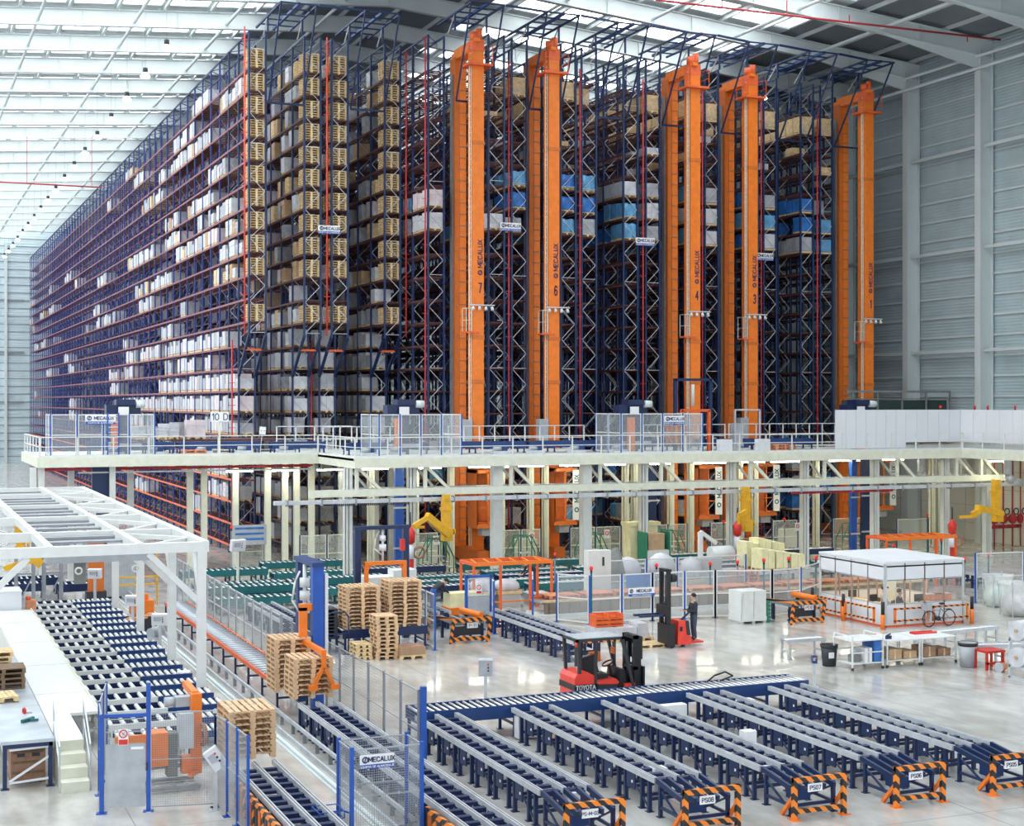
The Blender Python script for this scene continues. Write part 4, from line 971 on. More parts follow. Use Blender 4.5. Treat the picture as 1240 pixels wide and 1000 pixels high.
fence('side mesh of the near cage running towards the pallet lane', [(6.95, 34.75), (7.05, 33.9), (7.15, 32.2)], h=2.15, step=1.0, fine=True, post='fence_blue')
t = pedestal('white tilted control box on a post at the near cage corner', 6.9, 34.5, .95, .34, .5, .0, 'panel_white', 'galv', -.2); [setattr(q, 'rotation_euler', (0, -.6, 0)) for q in kids(t) if q.name.startswith('housing')]
t = thing('palletiser', 'orange palletising machine with grey motor inside the near mesh cage', 'machine', (5.5, 36.2, 0))
MB().box(.25, .5, .6, .7, 1.1, 1.4).ob('body', 'orange', t); MB().box(.7, .6, .3, .95, 1.0, 1.35).ob('drive_column', 'tarp', t); MB().box(-.55, .5, 1.2, .25, .6, 1.4).ob('guard_strip', 'orange', t)
MB().box(.95, .4, 1.0, 1.3, .8, 1.85).ob('control_cabinet', 'galv', t); MB().box(.95, .9, 1.92, 1.4, 1.2, 2.16).cyl((.95, 1.05, 2.04), (.7, 1.05, 2.04), .12, 10).ob('motor', 'plastic_grey', t)
MB().box(1.3, .7, .3, 1.55, .95, 2.25).bar((1.42, .9, 2.2), (1.42, 2.2, 2.25), .16).bar((1.2, .4, .35), (1.45, .75, .35), .1).box(1.05, .6, .35, 1.3, .9, .75).ob('arm_frame', 'orange', t)
MB().ring((1.56, .72, 1.25), (1, .2, 0), .24, .06, 20, 6).ob('cable_coil', 'wood_brown', t); MB().box(-.1, .3, .05, 1.45, .42, .13).ob('floor_rail', 'galv_dark', t); MB().box(-.1, 1.2, .05, 1.45, 1.32, .13).ob('floor_rail', 'galv_dark', t); MB().box(-.1, 1.5, .3, 1.45, 1.6, .4).ob('floor_rail', 'galv_dark', t)
# small mesh cage in front
t = fence('small mesh cage with blue corner posts standing nearest the viewer', [(8.95, 31.4), (8.95, 30.4), (10.5, 30.4), (10.5, 31.4), (8.95, 31.4)], h=2.08, step=1.7, fine=True, hp=2.14, pw=.08)
plate('cage_sign', 'white and blue name sign on the small mesh cage nearest the viewer', (9.48, 30.32, 1.83), .76, .29, 'MECALUX', 'EQUIPOS DE ALMACENAJE', depth=.02)
t = thing('wire_basket', 'small blue wire basket hooked on the left of the small cage', 'basket', (8.3, 30.6, .62)); m = MB()
for i in range(5): m.bar((0, .15 * i, 0), (.55, .15 * i, 0), .014).bar((.135 * i, 0, 0), (.135 * i, .6, 0), .014)
for p, q in (((0, 0, 0), (0, 0, .15)), ((.55, 0, 0), (.55, 0, .15)), ((0, .6, 0), (0, .6, .15)), ((.55, .6, 0), (.55, .6, .15)), ((0, 0, .15), (.55, 0, .15)), ((.55, 0, .15), (.55, .6, .15)), ((.55, .6, .15), (0, .6, .15)), ((0, .6, .15), (0, 0, .15))): m.bar(p, q, .018)
m.bar((.55, .3, .1), (.66, .0, .1), .03); m.bar((.3, .3, 0), (.3, .3, -.62), .03); m.ob('wire_body', 'fence_blue', t)
# ================================================================ WHITE WALKWAY, STEEL TABLE, LEFT ROLLER FIELD
t = thing('raised_walkway', 'white raised walkway between the steel table and the roller conveyors', 'walkway', (0, 0, 0))
MB().box(3.8, 42, .92, 5.22, 63.6, 1.0).box(3.8, 39.0, .92, 4.46, 42, 1.0).ob('deck', 'white', t)
m = MB()
for y in (45, 50, 55, 60): m.box(3.8, y, 1.0, 5.22, y + .03, 1.004)
m.ob('joint', 'grey', t)
MB().box(5.22, 42, .75, 5.26, 63.6, 1.06).ob('edge_rail', 'cream', t); MB().box(3.8, 39, 0, 3.86, 63, .92).box(4.4, 39, 0, 4.46, 42, .92).ob('side_skirt', 'offwhite', t)
t = thing('stairs', 'short white steps leading up to the raised walkway', 'stairs', (3.78, 37.4, 0))
for i in range(4): MB().box(0, .4 * i, 0, .66, .4 * (i + 1) + .02, .25 * (i + 1)).ob('step', 'cream', t)
for x in (-.03, .69):
    m = MB().bar((x, .1, 0), (x, .1, 1.1), .035).bar((x, 1.5, .8), (x, 1.5, 1.95), .035).bar((x, .1, 1.1), (x, 1.5, 1.95), .035).bar((x, .1, .6), (x, 1.5, 1.45), .03); m.ob('handrail', 'galv', t)
t = thing('steel_table', 'long steel-topped workbench with navy legs left of the white walkway', 'table', (0, 38.2, 0))
MB().box(2.45, 0, 1.1, 3.7, 13.5, 1.18).ob('top', 'steel_top', t); MB().box(2.5, .02, 1.0, 3.66, .1, 1.1).box(3.58, .02, 1.0, 3.66, 13.4, 1.1).ob('apron', 'navy', t)
for x in (2.5, 3.56):
    for y in (.05, 4.5, 9): MB().box(x, y, 0, x + .1, y + .1, 1.1).box(x - .05, y - .05, 0, x + .15, y + .15, .02).ob('leg', 'navy', t)
MB().bar((2.65, .08, .18), (3.6, .08, .75), .05).bar((2.65, .08, .95), (3.6, .08, .98), .05).bar((2.65, .08, .15), (3.6, .08, .2), .05).bar((2.6, .1, .6), (2.6, 4.5, .8), .05).ob('brace', 'panel_white', t)
t = thing('plastic_crate', 'brown slotted crate on the floor under the steel workbench', 'crate', (2.72, 38.75, 0)); MB().box(0, 0, .1, .82, 1.1, .9).ob('body', 'wood_brown', t)
for z in (.25, .5, .75): MB().box(.05, -.03, z, .77, 0, z + .05).ob('rib', 'wood_dark', t)
for x in (.15, .5): MB().box(x, -.02, .66, x + .18, 0, .76).ob('handhole', 'charcoal', t)
for x in (0, .35, .7): MB().box(x, 0, 0, x + .12, 1.1, .1).ob('runner', 'wood_dark', t)
t = thing('tape_gun', 'small red tape dispenser lying on the steel workbench', 'tool', (3.25, 41.5, 1.18)); MB().ring((0, 0, .07), (1, .3, 0), .07, .03, 14, 5).ob('roll', 'red', t); MB().box(.05, -.03, 0, .2, .03, .04).ob('handle', 'grey', t)
t = thing('strapping_tool', 'dark green T-shaped hand tool lying on the steel workbench', 'tool', (3.3, 40.4, 1.18)); MB().bar((-.2, -.12, .04), (.1, .15, .06), .09, .08).ob('body', 'teal', t); MB().bar((-.05, .02, .05), (.2, -.1, .05), .06).ob('handle', 'teal', t)
stack(2.95, 45.6, 1.2, 4, 'the dark stack on the workbench', 'wood_dark', PI/2, .03, 1.0, 1.2); stack(2.75, 43.6, 1.2, 1, 'lying pale on the steel workbench in front of the dark stack', 'wood_pale', .1, .01, .9, 1.0); stack(2.9, 49.5, 1.2, 3, 'the pale stack far back on the workbench', 'wood_pale', PI/2, .03, 1.0, 1.2)
# field of cross conveyors
ya = 39.2
def half_lane(L, fr, pitch, ro, name): return roller_conveyor(L, .98, .75, fr, pitch, ro, 1.6, .15, name, rr=.062, bed='navy')
for i in range(17):
    y = 39.4 + 1.72 * i
    xr = 8.75 + (.25 if i % 2 else 0)
    place('hlw', half_lane(1.85, 'white', .27, 'white', 'roller_conveyor'), (5.38, y, 0), 'white-framed roller bay beside the walkway, %s from the front' % nth(i + 1), 0, 'white-framed roller bays left of the blue ones')
    place('hlb', half_lane(1.6, 'navy_mid', .2, 'white', 'roller_conveyor'), (7.27, y, 0), 'blue-framed roller bay under the white gantry, %s from the front' % nth(i + 1), 0, 'blue-framed roller bays under the white gantry')
for (x, y, lab, z) in [(9.0, 55.0, 'white control box on a post, the nearer one right of the blue roller bays', 1.35), (8.85, 60.6, 'white control box on a post, the farther one right of the blue roller bays', 1.35), (8.2, 67.2, 'small white tilted control box on a dark post far down the roller bays', 1.75), (8.65, 48.3, 'low white box beside the near blue roller bays', .55)]:
    pedestal(lab, x, y, z, .58 if z > 1 else .4, .4 if z > 1 else .25, .15)
t = thing('reject_chute', 'small grey cylinder motor beside the nearer control post', 'machine', (8.7, 55.3, .75)); MB().cyl((0, 0, .25), (.45, .35, .3), .2, 12).ob('drum', 'plastic_grey', t); MB().box(-.05, -.1, 0, .4, .4, .12).ob('bracket', 'galv', t)
t = thing('drive_motor', 'orange gear motor over the striped guard far right of the roller bays', 'machine', (9.1, 62.6, 0)); MB().box(0, 0, .7, .9, .8, 1.25).box(.2, .2, 1.25, .7, .6, 1.5).ob('gearbox', 'orange', t); MB().box(.2, -.1, .0, .8, .6, .7).ob('stand', 'charcoal', t)
t = thing('safety_screen', 'striped orange and black guard panel below the orange gear motor', 'barrier', (8.6, 60.9, 0)); m = MB().bar((0, 0, .72), (1.3, .3, .9), .75, .05); m.ob('panel', 'hazard_small', t)
for x in (.05, 1.2): MB().box(x, .1, 0, x + .08, .18, .75).ob('leg', 'charcoal', t)
# white gantry over the roller bays
gt = thing('gantry_frame', 'white steel gantry frame on posts over the left roller conveyors', 'gantry', (0, 0, 0))
XG, ZG = 8.85, 5.0
yg = [45.9, 51.1, 58.0, 64.85, 72.5, 78]
def beam(p, q, w=.24, h=.34, part='beam', mt='white'): return MB().bar(p, q, w, h).ob(part, mt, gt)
beam((XG, 45.8, ZG), (XG, 78, ZG)); beam((2.0, 45.8, ZG), (2.0, 78, ZG))
for y in yg:
    beam((-2, y, ZG), (XG, y, ZG), .24, .3, 'cross_beam')
    for x in (2.0, XG - .1):
        if y > 46 or True: MB().box(x - .13, y - .13, 0, x + .13, y + .13, ZG - .15).ob('post', 'white', gt)
    beam((XG - 1.7, y, ZG - .15), (XG - .1, y, ZG - 1.75), .18, .18, 'knee_brace'); beam((3.7, y, ZG - .15), (2.1, y, ZG - 1.75), .18, .18, 'knee_brace')
for y in yg[:-1]: beam((XG - .05, y + 1.6, ZG - .1), (XG - .05, y + .1, ZG - 1.7), .18, .18, 'knee_brace')
for x in (4.3, 6.9): beam((x, 45.8, ZG + .05), (x, 78, ZG + .05), .2, .26, 'runway_beam')
y = 47
gm = MB().box(4.4, 0, ZG - .05, 6.8, .55, ZG + .02).mesh('grating', 'galv_dark')
while y < 77.5: link('grating', gm, gt, (0, y, 0)); y += 1.75
for a, b in zip(yg, yg[1:]): beam((6.9, a + .2, ZG), (XG, (a + b) / 2, ZG), .14, .14, 'plan_brace'); beam((XG, (a + b) / 2, ZG), (6.9, b - .1, ZG), .14, .14, 'plan_brace')
t = thing('hoist_beam', 'grey travelling hoist beam hung under the white gantry', 'hoist', (0, 0, 0)); MB().box(4.6, 50.2, 4.2, 7.9, 50.9, 4.5).box(5.0, 50.3, 4.5, 7.5, 50.8, 4.65).ob('beam', 'plastic_grey', t)
MB().box(5.2, 50.4, 4.65, 5.35, 50.7, 4.86).box(7.2, 50.4, 4.65, 7.35, 50.7, 4.86).ob('hanger', 'galv_dark', t); MB().box(5.5, 50.3, 3.5, 5.85, 50.6, 4.2).ob('trolley', 'tarp', t)
for x in (5.6, 7.4): MB().ring((x, 50.1, 3.95), (0, 1, 0), .1, .03, 14, 5).ob('hose_loop', 'white', t)
# things beyond the roller bays
t = thing('lift_column', 'orange lift column standing at the far end of the roller bays', 'machine', (*ground(116, 718, .6), 0)); MB().box(-.35, -.2, .7, .35, .2, 3.2).ob('mast', 'orange_deep', t); MB().box(-.45, -.3, 0, .45, .3, .7).ob('base', 'charcoal', t)
t = thing('switch_cabinet', 'large pale grey cabinet behind the roller bays under the gantry', 'cabinet', (*ground(142, 716, .3), 0)); MB().box(-.8, -.3, .1, .8, .4, 2.5).ob('housing', 'plastic_grey', t); MB().box(-.02, -.32, .2, .02, -.3, 2.4).ob('door_gap', 'charcoal', t); MB().box(-.7, -.2, 0, .7, .3, .1).ob('plinth', 'charcoal', t)
t = thing('guard_railing', 'orange tubular guard railing beside the grey cabinet under the gantry', 'railing', (*ground(142, 735), 0)); m = MB()
for x in (0, .9, 1.8): MB().bar((x, 0, 0), (x, 0, 2.4), .07).ob('post', 'yellow', t)
for z in (1.0, 1.35): MB().bar((0, 0, z), (1.8, 0, z), .07).ob('rail', 'yellow', t)
for i, (x, y, L, lab) in enumerate([(2.6, 74.2, 4.2, 'blue double roller lane far left beyond the walkway'), (7.3, 73.3, 1.7, 'blue roller lane beyond the roller bays, right of the grey frames'), (2.6, 76.4, 5, 'rear blue roller lane far left near the deck columns')]):
    place(('fl', i), roller_conveyor(L, 1.2, .8, 'navy', .26, 'roller', 1.6, .35), (x, y, 0), lab)
for i, x in enumerate((5.2, 6.4)):
    t = thing('test_stand', 'grey-green upright frame at the end of the roller bays, %s' % ('left of two', 'right of two')[i], 'machine', (x, 70.5, 0)); m = MB()
    for a in (0, .75):
        for b in (0, .8): m.bar((a, b, 0), (a, b, 3.6), .1)
    m.bar((0, 0, 3.6), (.75, 0, 3.6), .1).bar((0, .8, 3.6), (.75, .8, 3.6), .1).bar((0, 0, 1.7), (.75, 0, 1.7), .08).bar((0, 0, .2), (.75, 0, 1.7), .05); m.ob('frame', 'galv_dark', t)
t = thing('white_plinth', 'white block at the far end of the raised walkway', 'box', (4.0, 63.8, 0)); MB().box(0, 0, 0, .9, 1.6, 1.7).ob('body', 'panel_white', t); MB().box(-.02, -.02, 1.7, .92, 1.62, 1.75).ob('lid', 'white', t)
t = thing('drive_motor', 'small red-brown motor on the walkway edge at its far end', 'machine', (5.1, 64.2, .9)); MB().box(0, 0, 0, .4, .4, .4).ob('body', 'wood_orange', t); MB().cyl((.1, .2, .4), (.1, .2, .55), .1, 10).ob('cap', 'orange_red', t)
# ================================================================ MIDDLE OF THE HALL
# big conveyor behind the forklift
place('big', chain_conveyor(9.0, 1.3, .82), (22.6, 49.0, 0), 'blue chain conveyor running back from behind the forklift to the orange frame')
def guard_station(label, x, y, sign, flip=1):
    t = thing('safety_barrier', label, 'barrier', (x, y, 0))
    for xx in (0, 1.55):
        MB().bar((xx, 0, 0), (xx + .12, -.02, .98), .11).ob('post', 'hazard', t); MB().bar((xx + .12, .0, .95), (xx - .45, 1.2, .95), .1).ob('side_bar', 'hazard', t)
        MB().bar((xx - .5, 1.3, 0), (xx - .45, 1.2, 1.0), .1).ob('rear_post', 'hazard', t)
    MB().box(.05, -.07, .82, 1.7, .03, .98).ob('top_bar', 'hazard', t); MB().box(.05, -.05, .1, 1.6, .03, .24).ob('bottom_bar', 'hazard', t)
    s = MB().box(-.22, -.012, -.1, .22, .012, .1).ob('sign_plate', 'sign_white', t, (.95, .1, .66)); text(sign, .15, 'ink', s, (0, -.016, 0), wt=.13, sx=1.1)
    MB().cyl((1.35, .2, 1.02), (.95, 1.35, 1.1), .13, 12).ob('end_roller', 'orange', t)
    return t
def end_table(label, x, y, Wd=1.3, L=1.5):
    t = thing('conveyor_end', label, 'conveyor', (x, y, 0))
    for xx in (.0, .4, .8, 1.2): MB().box(xx, 0, .7, xx + .1, L, .86).ob('rail', 'galv_dark', t)
    for xx in (0, 1.2):
        for yy in (.05, L - .15): MB().box(xx, yy, 0, xx + .1, yy + .1, .7).ob('leg', 'navy', t)
    MB().box(0, .1, .25, 1.3, .2, .6).ob('cross_plate', 'charcoal', t); MB().bar((.05, .3, .1), (1.2, .3, .6), .06).ob('brace', 'navy', t)
    return t
guard_station('orange and black striped barrier signed P-11 left of the grey door', 20.1, 54.75, 'P-11'); end_table('dark conveyor end behind the P-11 barrier', 20.3, 55.0)
guard_station('orange and black striped barrier signed PS10 beside the white office', 35.15, 54.0, 'PS10'); end_table('dark blue conveyor end behind the PS10 barrier', 35.3, 54.3)
t = thing('safety_barrier', 'dark end barrier of the conveyor just behind the forklift', 'barrier', (22.6, 48.4, 0))
MB().box(-.1, 0, .8, 1.5, .1, .95).ob('top_bar', 'hazard', t)
for x in (-.1, 1.4): MB().box(x, 0, 0, x + .1, .1, .95).ob('post', 'charcoal', t)
# orange frame in the middle
def orange_frame(label, x, y, L, Dp, h):
    t = thing('strapping_portal', label, 'machine', (x, y, 0))
    for xx in (0, L * .34, L * .72, L):
        MB().bar((xx, 0, 0), (xx, 0, h), .1).ob('post', 'orange_red', t)
    MB().bar((-.05, 0, h), (L + .05, 0, h), .12, .16).ob('front_beam', 'orange', t); MB().bar((-.05, Dp, h), (L + .05, Dp, h), .12, .16).ob('rear_beam', 'orange_red', t)
    for xx in (0, L): MB().bar((xx, 0, h), (xx, Dp, h), .12).ob('side_beam', 'orange_red', t); MB().bar((xx, Dp, 0), (xx, Dp, h), .1).ob('post', 'orange_red', t)
    for k in range(6): MB().bar((L * (k + .3) / 6, 0, h), (L * (k + .7) / 6, Dp, h + .05), .08).ob('brace', 'orange', t)
    MB().bar((0, 0, .55), (L, 0, .55), .06).ob('mid_rail', 'orange', t)
    return t
orange_frame('long low orange open frame behind the big blue conveyor', 23.7, 61.6, 3.75, 1.6, 2.25)
orange_frame('orange open frame by the red pipes at the right wall', 46.3, 62.5, 4.3, 1.6, 2.5)
# long low line carrying red-orange pallets
t = thing('slat_conveyor', 'long low conveyor with brown skirts carrying orange pallets across the hall', 'conveyor', (0, 0, 0))
MB().box(26.4, 60.0, .12, 46.5, 60.08, .62).ob('skirt', 'brown_skirt', t); MB().box(26.2, 59.75, 0, 46.6, 61.6, .12).ob('kerb', 'offwhite', t)
MB().box(26.3, 60.0, .62, 46.6, 60.12, .72).ob('front_rail', 'wood_pale', t); MB().box(26.3, 61.4, .62, 46.6, 61.5, .74).ob('rear_rail', 'orange_red', t); MB().box(26.3, 60.12, .55, 46.6, 61.4, .62).ob('slat_bed', 'galv_dark', t)
m = MB()
for i in range(40): m.box(26.6 + .5 * i, 59.97, .14, 26.64 + .5 * i, 60.0, .6)
m.ob('skirt_rib', 'wood_dark', t)
for i in range(11): pallet((27.5 + 1.75 * i, 60.75, .74), 'orange pallet flat on the long low line, %s from the left' % nth(i + 1), 'wood_orange', PI/2, 'orange pallets on the long low conveyor', 1.1, 1.45)
# grey door in the middle and guard fences with blue posts
t = thing('cage_door', 'grey door in a blue frame with a prohibition sign, left of the big conveyor', 'door', (21.75, 57.4, 0))
for x in (0, 1.1): MB().box(x - .05, -.05, 0, x + .05, .05, 2.3).ob('frame_post', 'fence_blue', t)
MB().box(0, -.05, 2.2, 1.1, .05, 2.3).ob('frame_head', 'fence_blue', t); p = MB().box(.08, -.02, .1, 1.02, .02, 1.45).ob('leaf', 'plastic_grey', t); link('mesh_panel', haze_panel(.98, 2.18, z0=1.46, mid=False), t, (.06, 0, 0))
s = MB().box(-.13, -.012, -.2, .13, 0, .2).ob('prohibition_sign', 'sign_white', t, (.55, -.03, 1.75)); MB().ring((0, -.016, .06), (0, 1, 0), .09, .015, 18, 5).bar((-.06, -.016, .12), (.06, -.016, 0), .02, .01).ob('prohibition_ring', 'red', s); MB().box(-.11, -.016, -.19, .11, -.012, -.1).ob('text_band', 'red', s)
def fx(px, y): return (round(xat(px, y), 2), y)
G2 = 'guard fences with blue posts across the hall'
fence('blue-posted mesh fence between the P-11 barrier and the tall pallet stacks', [(19.05, 53.6), (19.1, 54.8), (19.2, 57.4)], h=2.1, step=1.6, group=G2)
fence('short blue-posted mesh fence joining the grey door to the big conveyor', [(22.9, 57.4), fx(598, 56.4)], h=2.1, step=2, group=G2)
fence('blue-posted mesh fence right of the big conveyor', [fx(645, 60), fx(645, 57.2)], h=2.0, step=1.5, group=G2)
fence('blue-posted mesh fence behind the red boxes, four posts wide', [fx(674, 58.6), fx(714, 57.2), fx(753, 57.2), fx(790, 57.2)], h=2.05, step=3, group=G2)
fence('blue-posted mesh fence behind the red pallet truck and its driver', [fx(790, 57.2), fx(829, 57.2), fx(866, 57)], h=2.05, step=3, group=G2)
fence('blue-posted mesh fence from behind the white-wrapped pallet to the striped barrier', [fx(866, 57), fx(935, 56.2)], h=2.05, step=6, group=G2)
fence('blue-posted mesh fence between the PS10 barrier and the office', [fx(935, 56.2), fx(970, 56.5), fx(993, 58.2)], h=2.05, step=3, group=G2)
fence('rear blue-posted fence beyond the long low line', [fx(734, 62.4), fx(783, 62.4), fx(820, 62.4), fx(903, 62.4)], h=2.05, step=4, group=G2)
fence('blue-posted fence at the right, beside the film bags', [fx(1181, 56.6), fx(1240, 56.4)], h=2.3, step=3, group=G2)
t = plate('cage_sign', 'blue and white name sign on the fence left of the red pallet truck', (xat(776, 57.1), 57.05, 1.3), 1.25, .36, 'MECALUX', 'EQUIPOS DE ALMACENAJE', depth=.03)
t = thing('blue_sheet', 'blue plastic sheet draped on the fence above the name sign', 'sheet', (xat(774, 57.6), 57.6, 0)); MB().box(-.62, 0, 1.45, .62, .03, 2.0).ob('cloth', 'load_blue', t); MB().bar((-.62, .015, 2.0), (.62, .015, 2.02), .05).ob('hem', 'fence_blue', t)
t = thing('switch_cabinet', 'tall pale grey cabinet behind the fence near the red boxes', 'cabinet', (*fx(727, 61.95), 0)); MB().box(-.6, 0, .75, .55, .5, 2.6).ob('housing', 'offwhite', t); MB().box(.1, -.02, 1.9, .2, 0, 2.3).ob('handle', 'charcoal', t); MB().box(-.5, .05, 0, .45, .45, .75).ob('plinth', 'grey', t)
t = thing('covered_machine', 'tall machine under a grey cone-shaped cover near the blue sheet', 'machine', (*fx(746, 63), 0)); MB().lathe((0, 0, 0), [(.55, 1.0), (.42, 1.5), (.2, 2.5), (.05, 2.6)], 10).ob('cover', 'tarp', t); MB().box(-.3, -.3, 0, .3, .3, 1.0).ob('base', 'offwhite', t)
for i, (px, y, w, h) in enumerate([(760, 64.2, 1.35, 1.25), (800, 64.2, 1.5, 1.4), (836, 64.5, 1.1, 1.1), (583, 63.9, 1.1, .7), (613, 63.9, 1.3, .6)]):
    t = thing('covered_load', 'pale film-covered load beyond the fences, %s from the left' % nth((3, 4, 5, 1, 2)[i]), 'load', (*fx(px, y), .62), group='film-covered loads beyond the fences'); MB().blob((0, 0, h * .55), (w / 2, .55, h * .55), 14, 0, .12, i).ob('film_cover', 'film', t); MB().box(-w * .45, -.5, 0, w * .45, .5, .14).ob('pallet_base', 'wood_pale', t)
    MB().box(-w * .4, -.45, -.62, w * .4, .45, 0).ob('table', 'grey', t)
# red crates, white boxes, loose pallets
x, y = ground(728, 775)
for i in range(3):
    for j in range(2):
        t = thing('plastic_crate', 'red slatted crate in the stack on white boxes, %s layer, %s' % (('bottom', 'middle', 'top')[i], ('left', 'right')[j]), 'crate', (x - .38 + .61 * j, y - .3, .56 + .165 * i), group='red crates stacked near the pallet truck')
        link('body', shared(MESH, 'rc', lambda: MB().box(0, 0, 0, .6, .6, .03).box(0, 0, .03, .04, .6, .16).box(.56, 0, .03, .6, .6, .16).box(.04, 0, .03, .56, .04, .07).box(.04, 0, .11, .56, .04, .16).box(.04, .56, .03, .56, .6, .16).box(.28, 0, .03, .33, .04, .16).mesh('body', 'orange_red')), t)
for i, (px, py, w, h) in enumerate([(728, 775, .95, .41), (754, 775, .85, .41), (773, 774, .45, .55)]):
    X, Y = ground(px, py); t = thing('boxed_load', 'white wrapped box load below the red crates, %s of three from the left' % nth(i + 1), 'load', (X, Y, 0), group='white box loads behind the forklift')
    MB().box(-w/2, -.4, .14, w/2, .4, .14 + h).box(-w/2 - .01, -.41, h * .6, w/2 + .01, .41, h * .64).ob('box_body', 'film', t); link('pallet_base', pallet_mesh('wood_pale', .95, .85), t, (0, 0, 0))
X, Y = ground(782, 783); pallet((X, Y, 0), 'loose pallet on the floor left of the red pallet truck', 'wood_pale', PI/2, None, .9, 1.3)
X, Y = ground(776, 774); pallet((X + .1, Y + .8, 0), 'brown pallet on the floor behind the white boxes', 'wood_orange', PI/2, None, .8, 1.0)
t = thing('wrapped_pallet', 'square white-sheeted pallet load standing alone on the open floor', 'load', (*ground(905, 753), 0)); b = MB().box(-.62, -.5, .12, .62, .5, 1.38); b.box(-.64, -.52, .1, .64, .52, .3); b.ob('sheeted_box', 'offwhite', t)
m = MB()
for s in (-.62, -.06, .48): m.box(s, -.5, 0, s + .14, .5, .12)
m.ob('pallet_feet', 'grey', t); MB().bar((-.62, -.51, .15), (-.54, -.52, 1.3), .04).bar((.0, -.51, .2), (.02, -.52, 1.36), .03).ob('sheet_fold', 'grey', t)
t = thing('folded_crates', 'green slatted crates leaning between the white load and the barrier', 'crate', (*ground(926, 754), 0)); 
for k in range(6): MB().box(0, 0, .16 * k, .3, .7, .16 * k + .12).ob('crate_layer', 'green', t)
# pallet table with two tall stacks (centre left), small stack in front
place('ptable', roller_conveyor(3.35, 1.2, .88, 'navy', .2, 'galv', 1.1, .3), (15.55, 54.0, 0), 'blue roller table under the two tall pallet stacks')
stack(16.35, 54.6, .9, 11, 'the left tall stack on the roller table', 'wood', 0, .02, 1.3, 1.1); stack(18.0, 54.55, .9, 12, 'the right tall stack on the roller table', 'wood', 0, .02, 1.3, 1.1)
stack(16.75, 52.75, 0, 11, 'the slim stack on the floor', 'wood', 0, .025, .82, .9); stack(15.95, 53.0, 0, 4, 'the low pile beside the slim stack', 'wood_pale', 0, .02, .6, .9)
pallet((17.65, 52.5, 0), 'pallet under the flat brown boards right of the slim stack', 'wood_pale', 0, None, 1.0, .9)
for k in range(5):
    t = thing('card_sheet', 'flat brown board on the pallet beside the slim stack, %s from the bottom' % nth(k + 1), 'board', (17.65, 52.5, .146 + .06 * k), group='flat brown boards on the low pallet'); MB().box(-.5, -.45, 0, .5, .45, .035).ob('face', 'card', t); MB().box(-.49, -.44, .035, .49, .44, .058).ob('core', 'wood_brown', t)
for i in range(8):
    t = thing('black_pallet', 'black plastic pallet stacked left of the two tall stacks, %s from the bottom' % nth(i + 1), 'pallet', (15.0, 55.0, .62 + .13 * i), group='black plastic pallets beside the blue table')
    link('body', shared(MESH, 'bp', lambda: MB().box(-.5, -.5, .08, .5, .5, .125).box(-.5, -.5, 0, -.36, .5, .08).box(-.07, -.5, 0, .07, .5, .08).box(.36, -.5, 0, .5, .5, .08).mesh('body', 'charcoal')), t)
t = thing('black_table', 'low dark steel table under the black plastic pallets', 'table', (15.0, 55.0, 0)); MB().box(-.55, -.55, .52, .55, .55, .62).ob('top', 'navy', t)
for a in (-.5, .42):
    for b in (-.5, .42): MB().box(a, b, 0, a + .08, b + .08, .52).ob('leg', 'navy', t)
t = thing('guard_railing', 'dark bent tube railing beside the black plastic pallets', 'railing', (15.4, 53.9, 0)); MB().tube([(-.5, 0, 0), (-.5, 0, 1.5), (-.3, 0, 1.6), (.2, 0, 1.6), (.35, 0, 1.4), (.35, 0, 0)], .03, 8).ob('tube', 'navy', t); MB().bar((-.5, 0, .8), (.35, 0, .8), .05).ob('mid_rail', 'navy', t)
# navy portal with orange frame behind the two stacks
t = thing('pallet_stacker', 'navy portal with an orange inner frame behind the two tall stacks', 'machine', (xat(462, 57), 57, 0))
for x in (-1.0, 1.0): MB().box(x - .12, -.12, 0, x + .12, .12, 4.45).ob('post', 'navy', t)
MB().box(-1.15, -.14, 4.36, 1.15, .14, 4.5).ob('top_beam', 'navy', t)
m = MB().box(-.85, -.55, 1.0, -.7, -.4, 3.1).box(.72, -.55, 1.0, .87, -.4, 3.1).box(-.85, -.56, 3.0, .87, -.39, 3.14).bar((-.8, -.48, 2.75), (-.55, -.48, 3.05), .08).bar((.8, -.48, 2.75), (.55, -.48, 3.05), .08); m.ob('inner_frame', 'orange', t)
MB().cyl((.05, 0, 3.1), (.05, 0, 4.36), .05, 8).cyl((.05, 0, 3.5), (.05, 0, 3.75), .15, 10).cyl((.05, 0, 3.9), (.05, 0, 4.1), .13, 10).ob('lift_cylinder', 'panel_white', t); MB().tube([(-.1, 0, 4.3), (-.25, 0, 4.0), (-.3, 0, 3.6), (0, 0, 3.35)], .03, 6).ob('hose', 'white', t)
MB().box(.75, -.2, 3.5, .92, .0, 3.95).ob('actuator', 'red', t)
t = thing('strapping_machine', 'white machine block behind the two tall pallet stacks', 'machine', (xat(472, 59), 59, 0)); MB().box(-1.0, 0, .4, .2, 1.0, 2.2).box(.2, .1, .4, 1.2, .9, 2.45).ob('housing', 'offwhite', t); MB().box(-.9, .1, 0, 1.1, .9, .4).ob('base', 'grey', t); MB().box(.55, -.03, 1.7, .7, 0, 2.2).ob('button_panel', 'green', t)
pedestal('grey slanted control desk left of the navy portal', *fx(432, 58.5), 1.3, .5, .6, .5, 'plastic_grey')
pedestal('white tilted sign-like control box left of the deck columns', *ground(288, 722), 2.2, .75, .55, .2, 'panel_white', 'cream', .3)
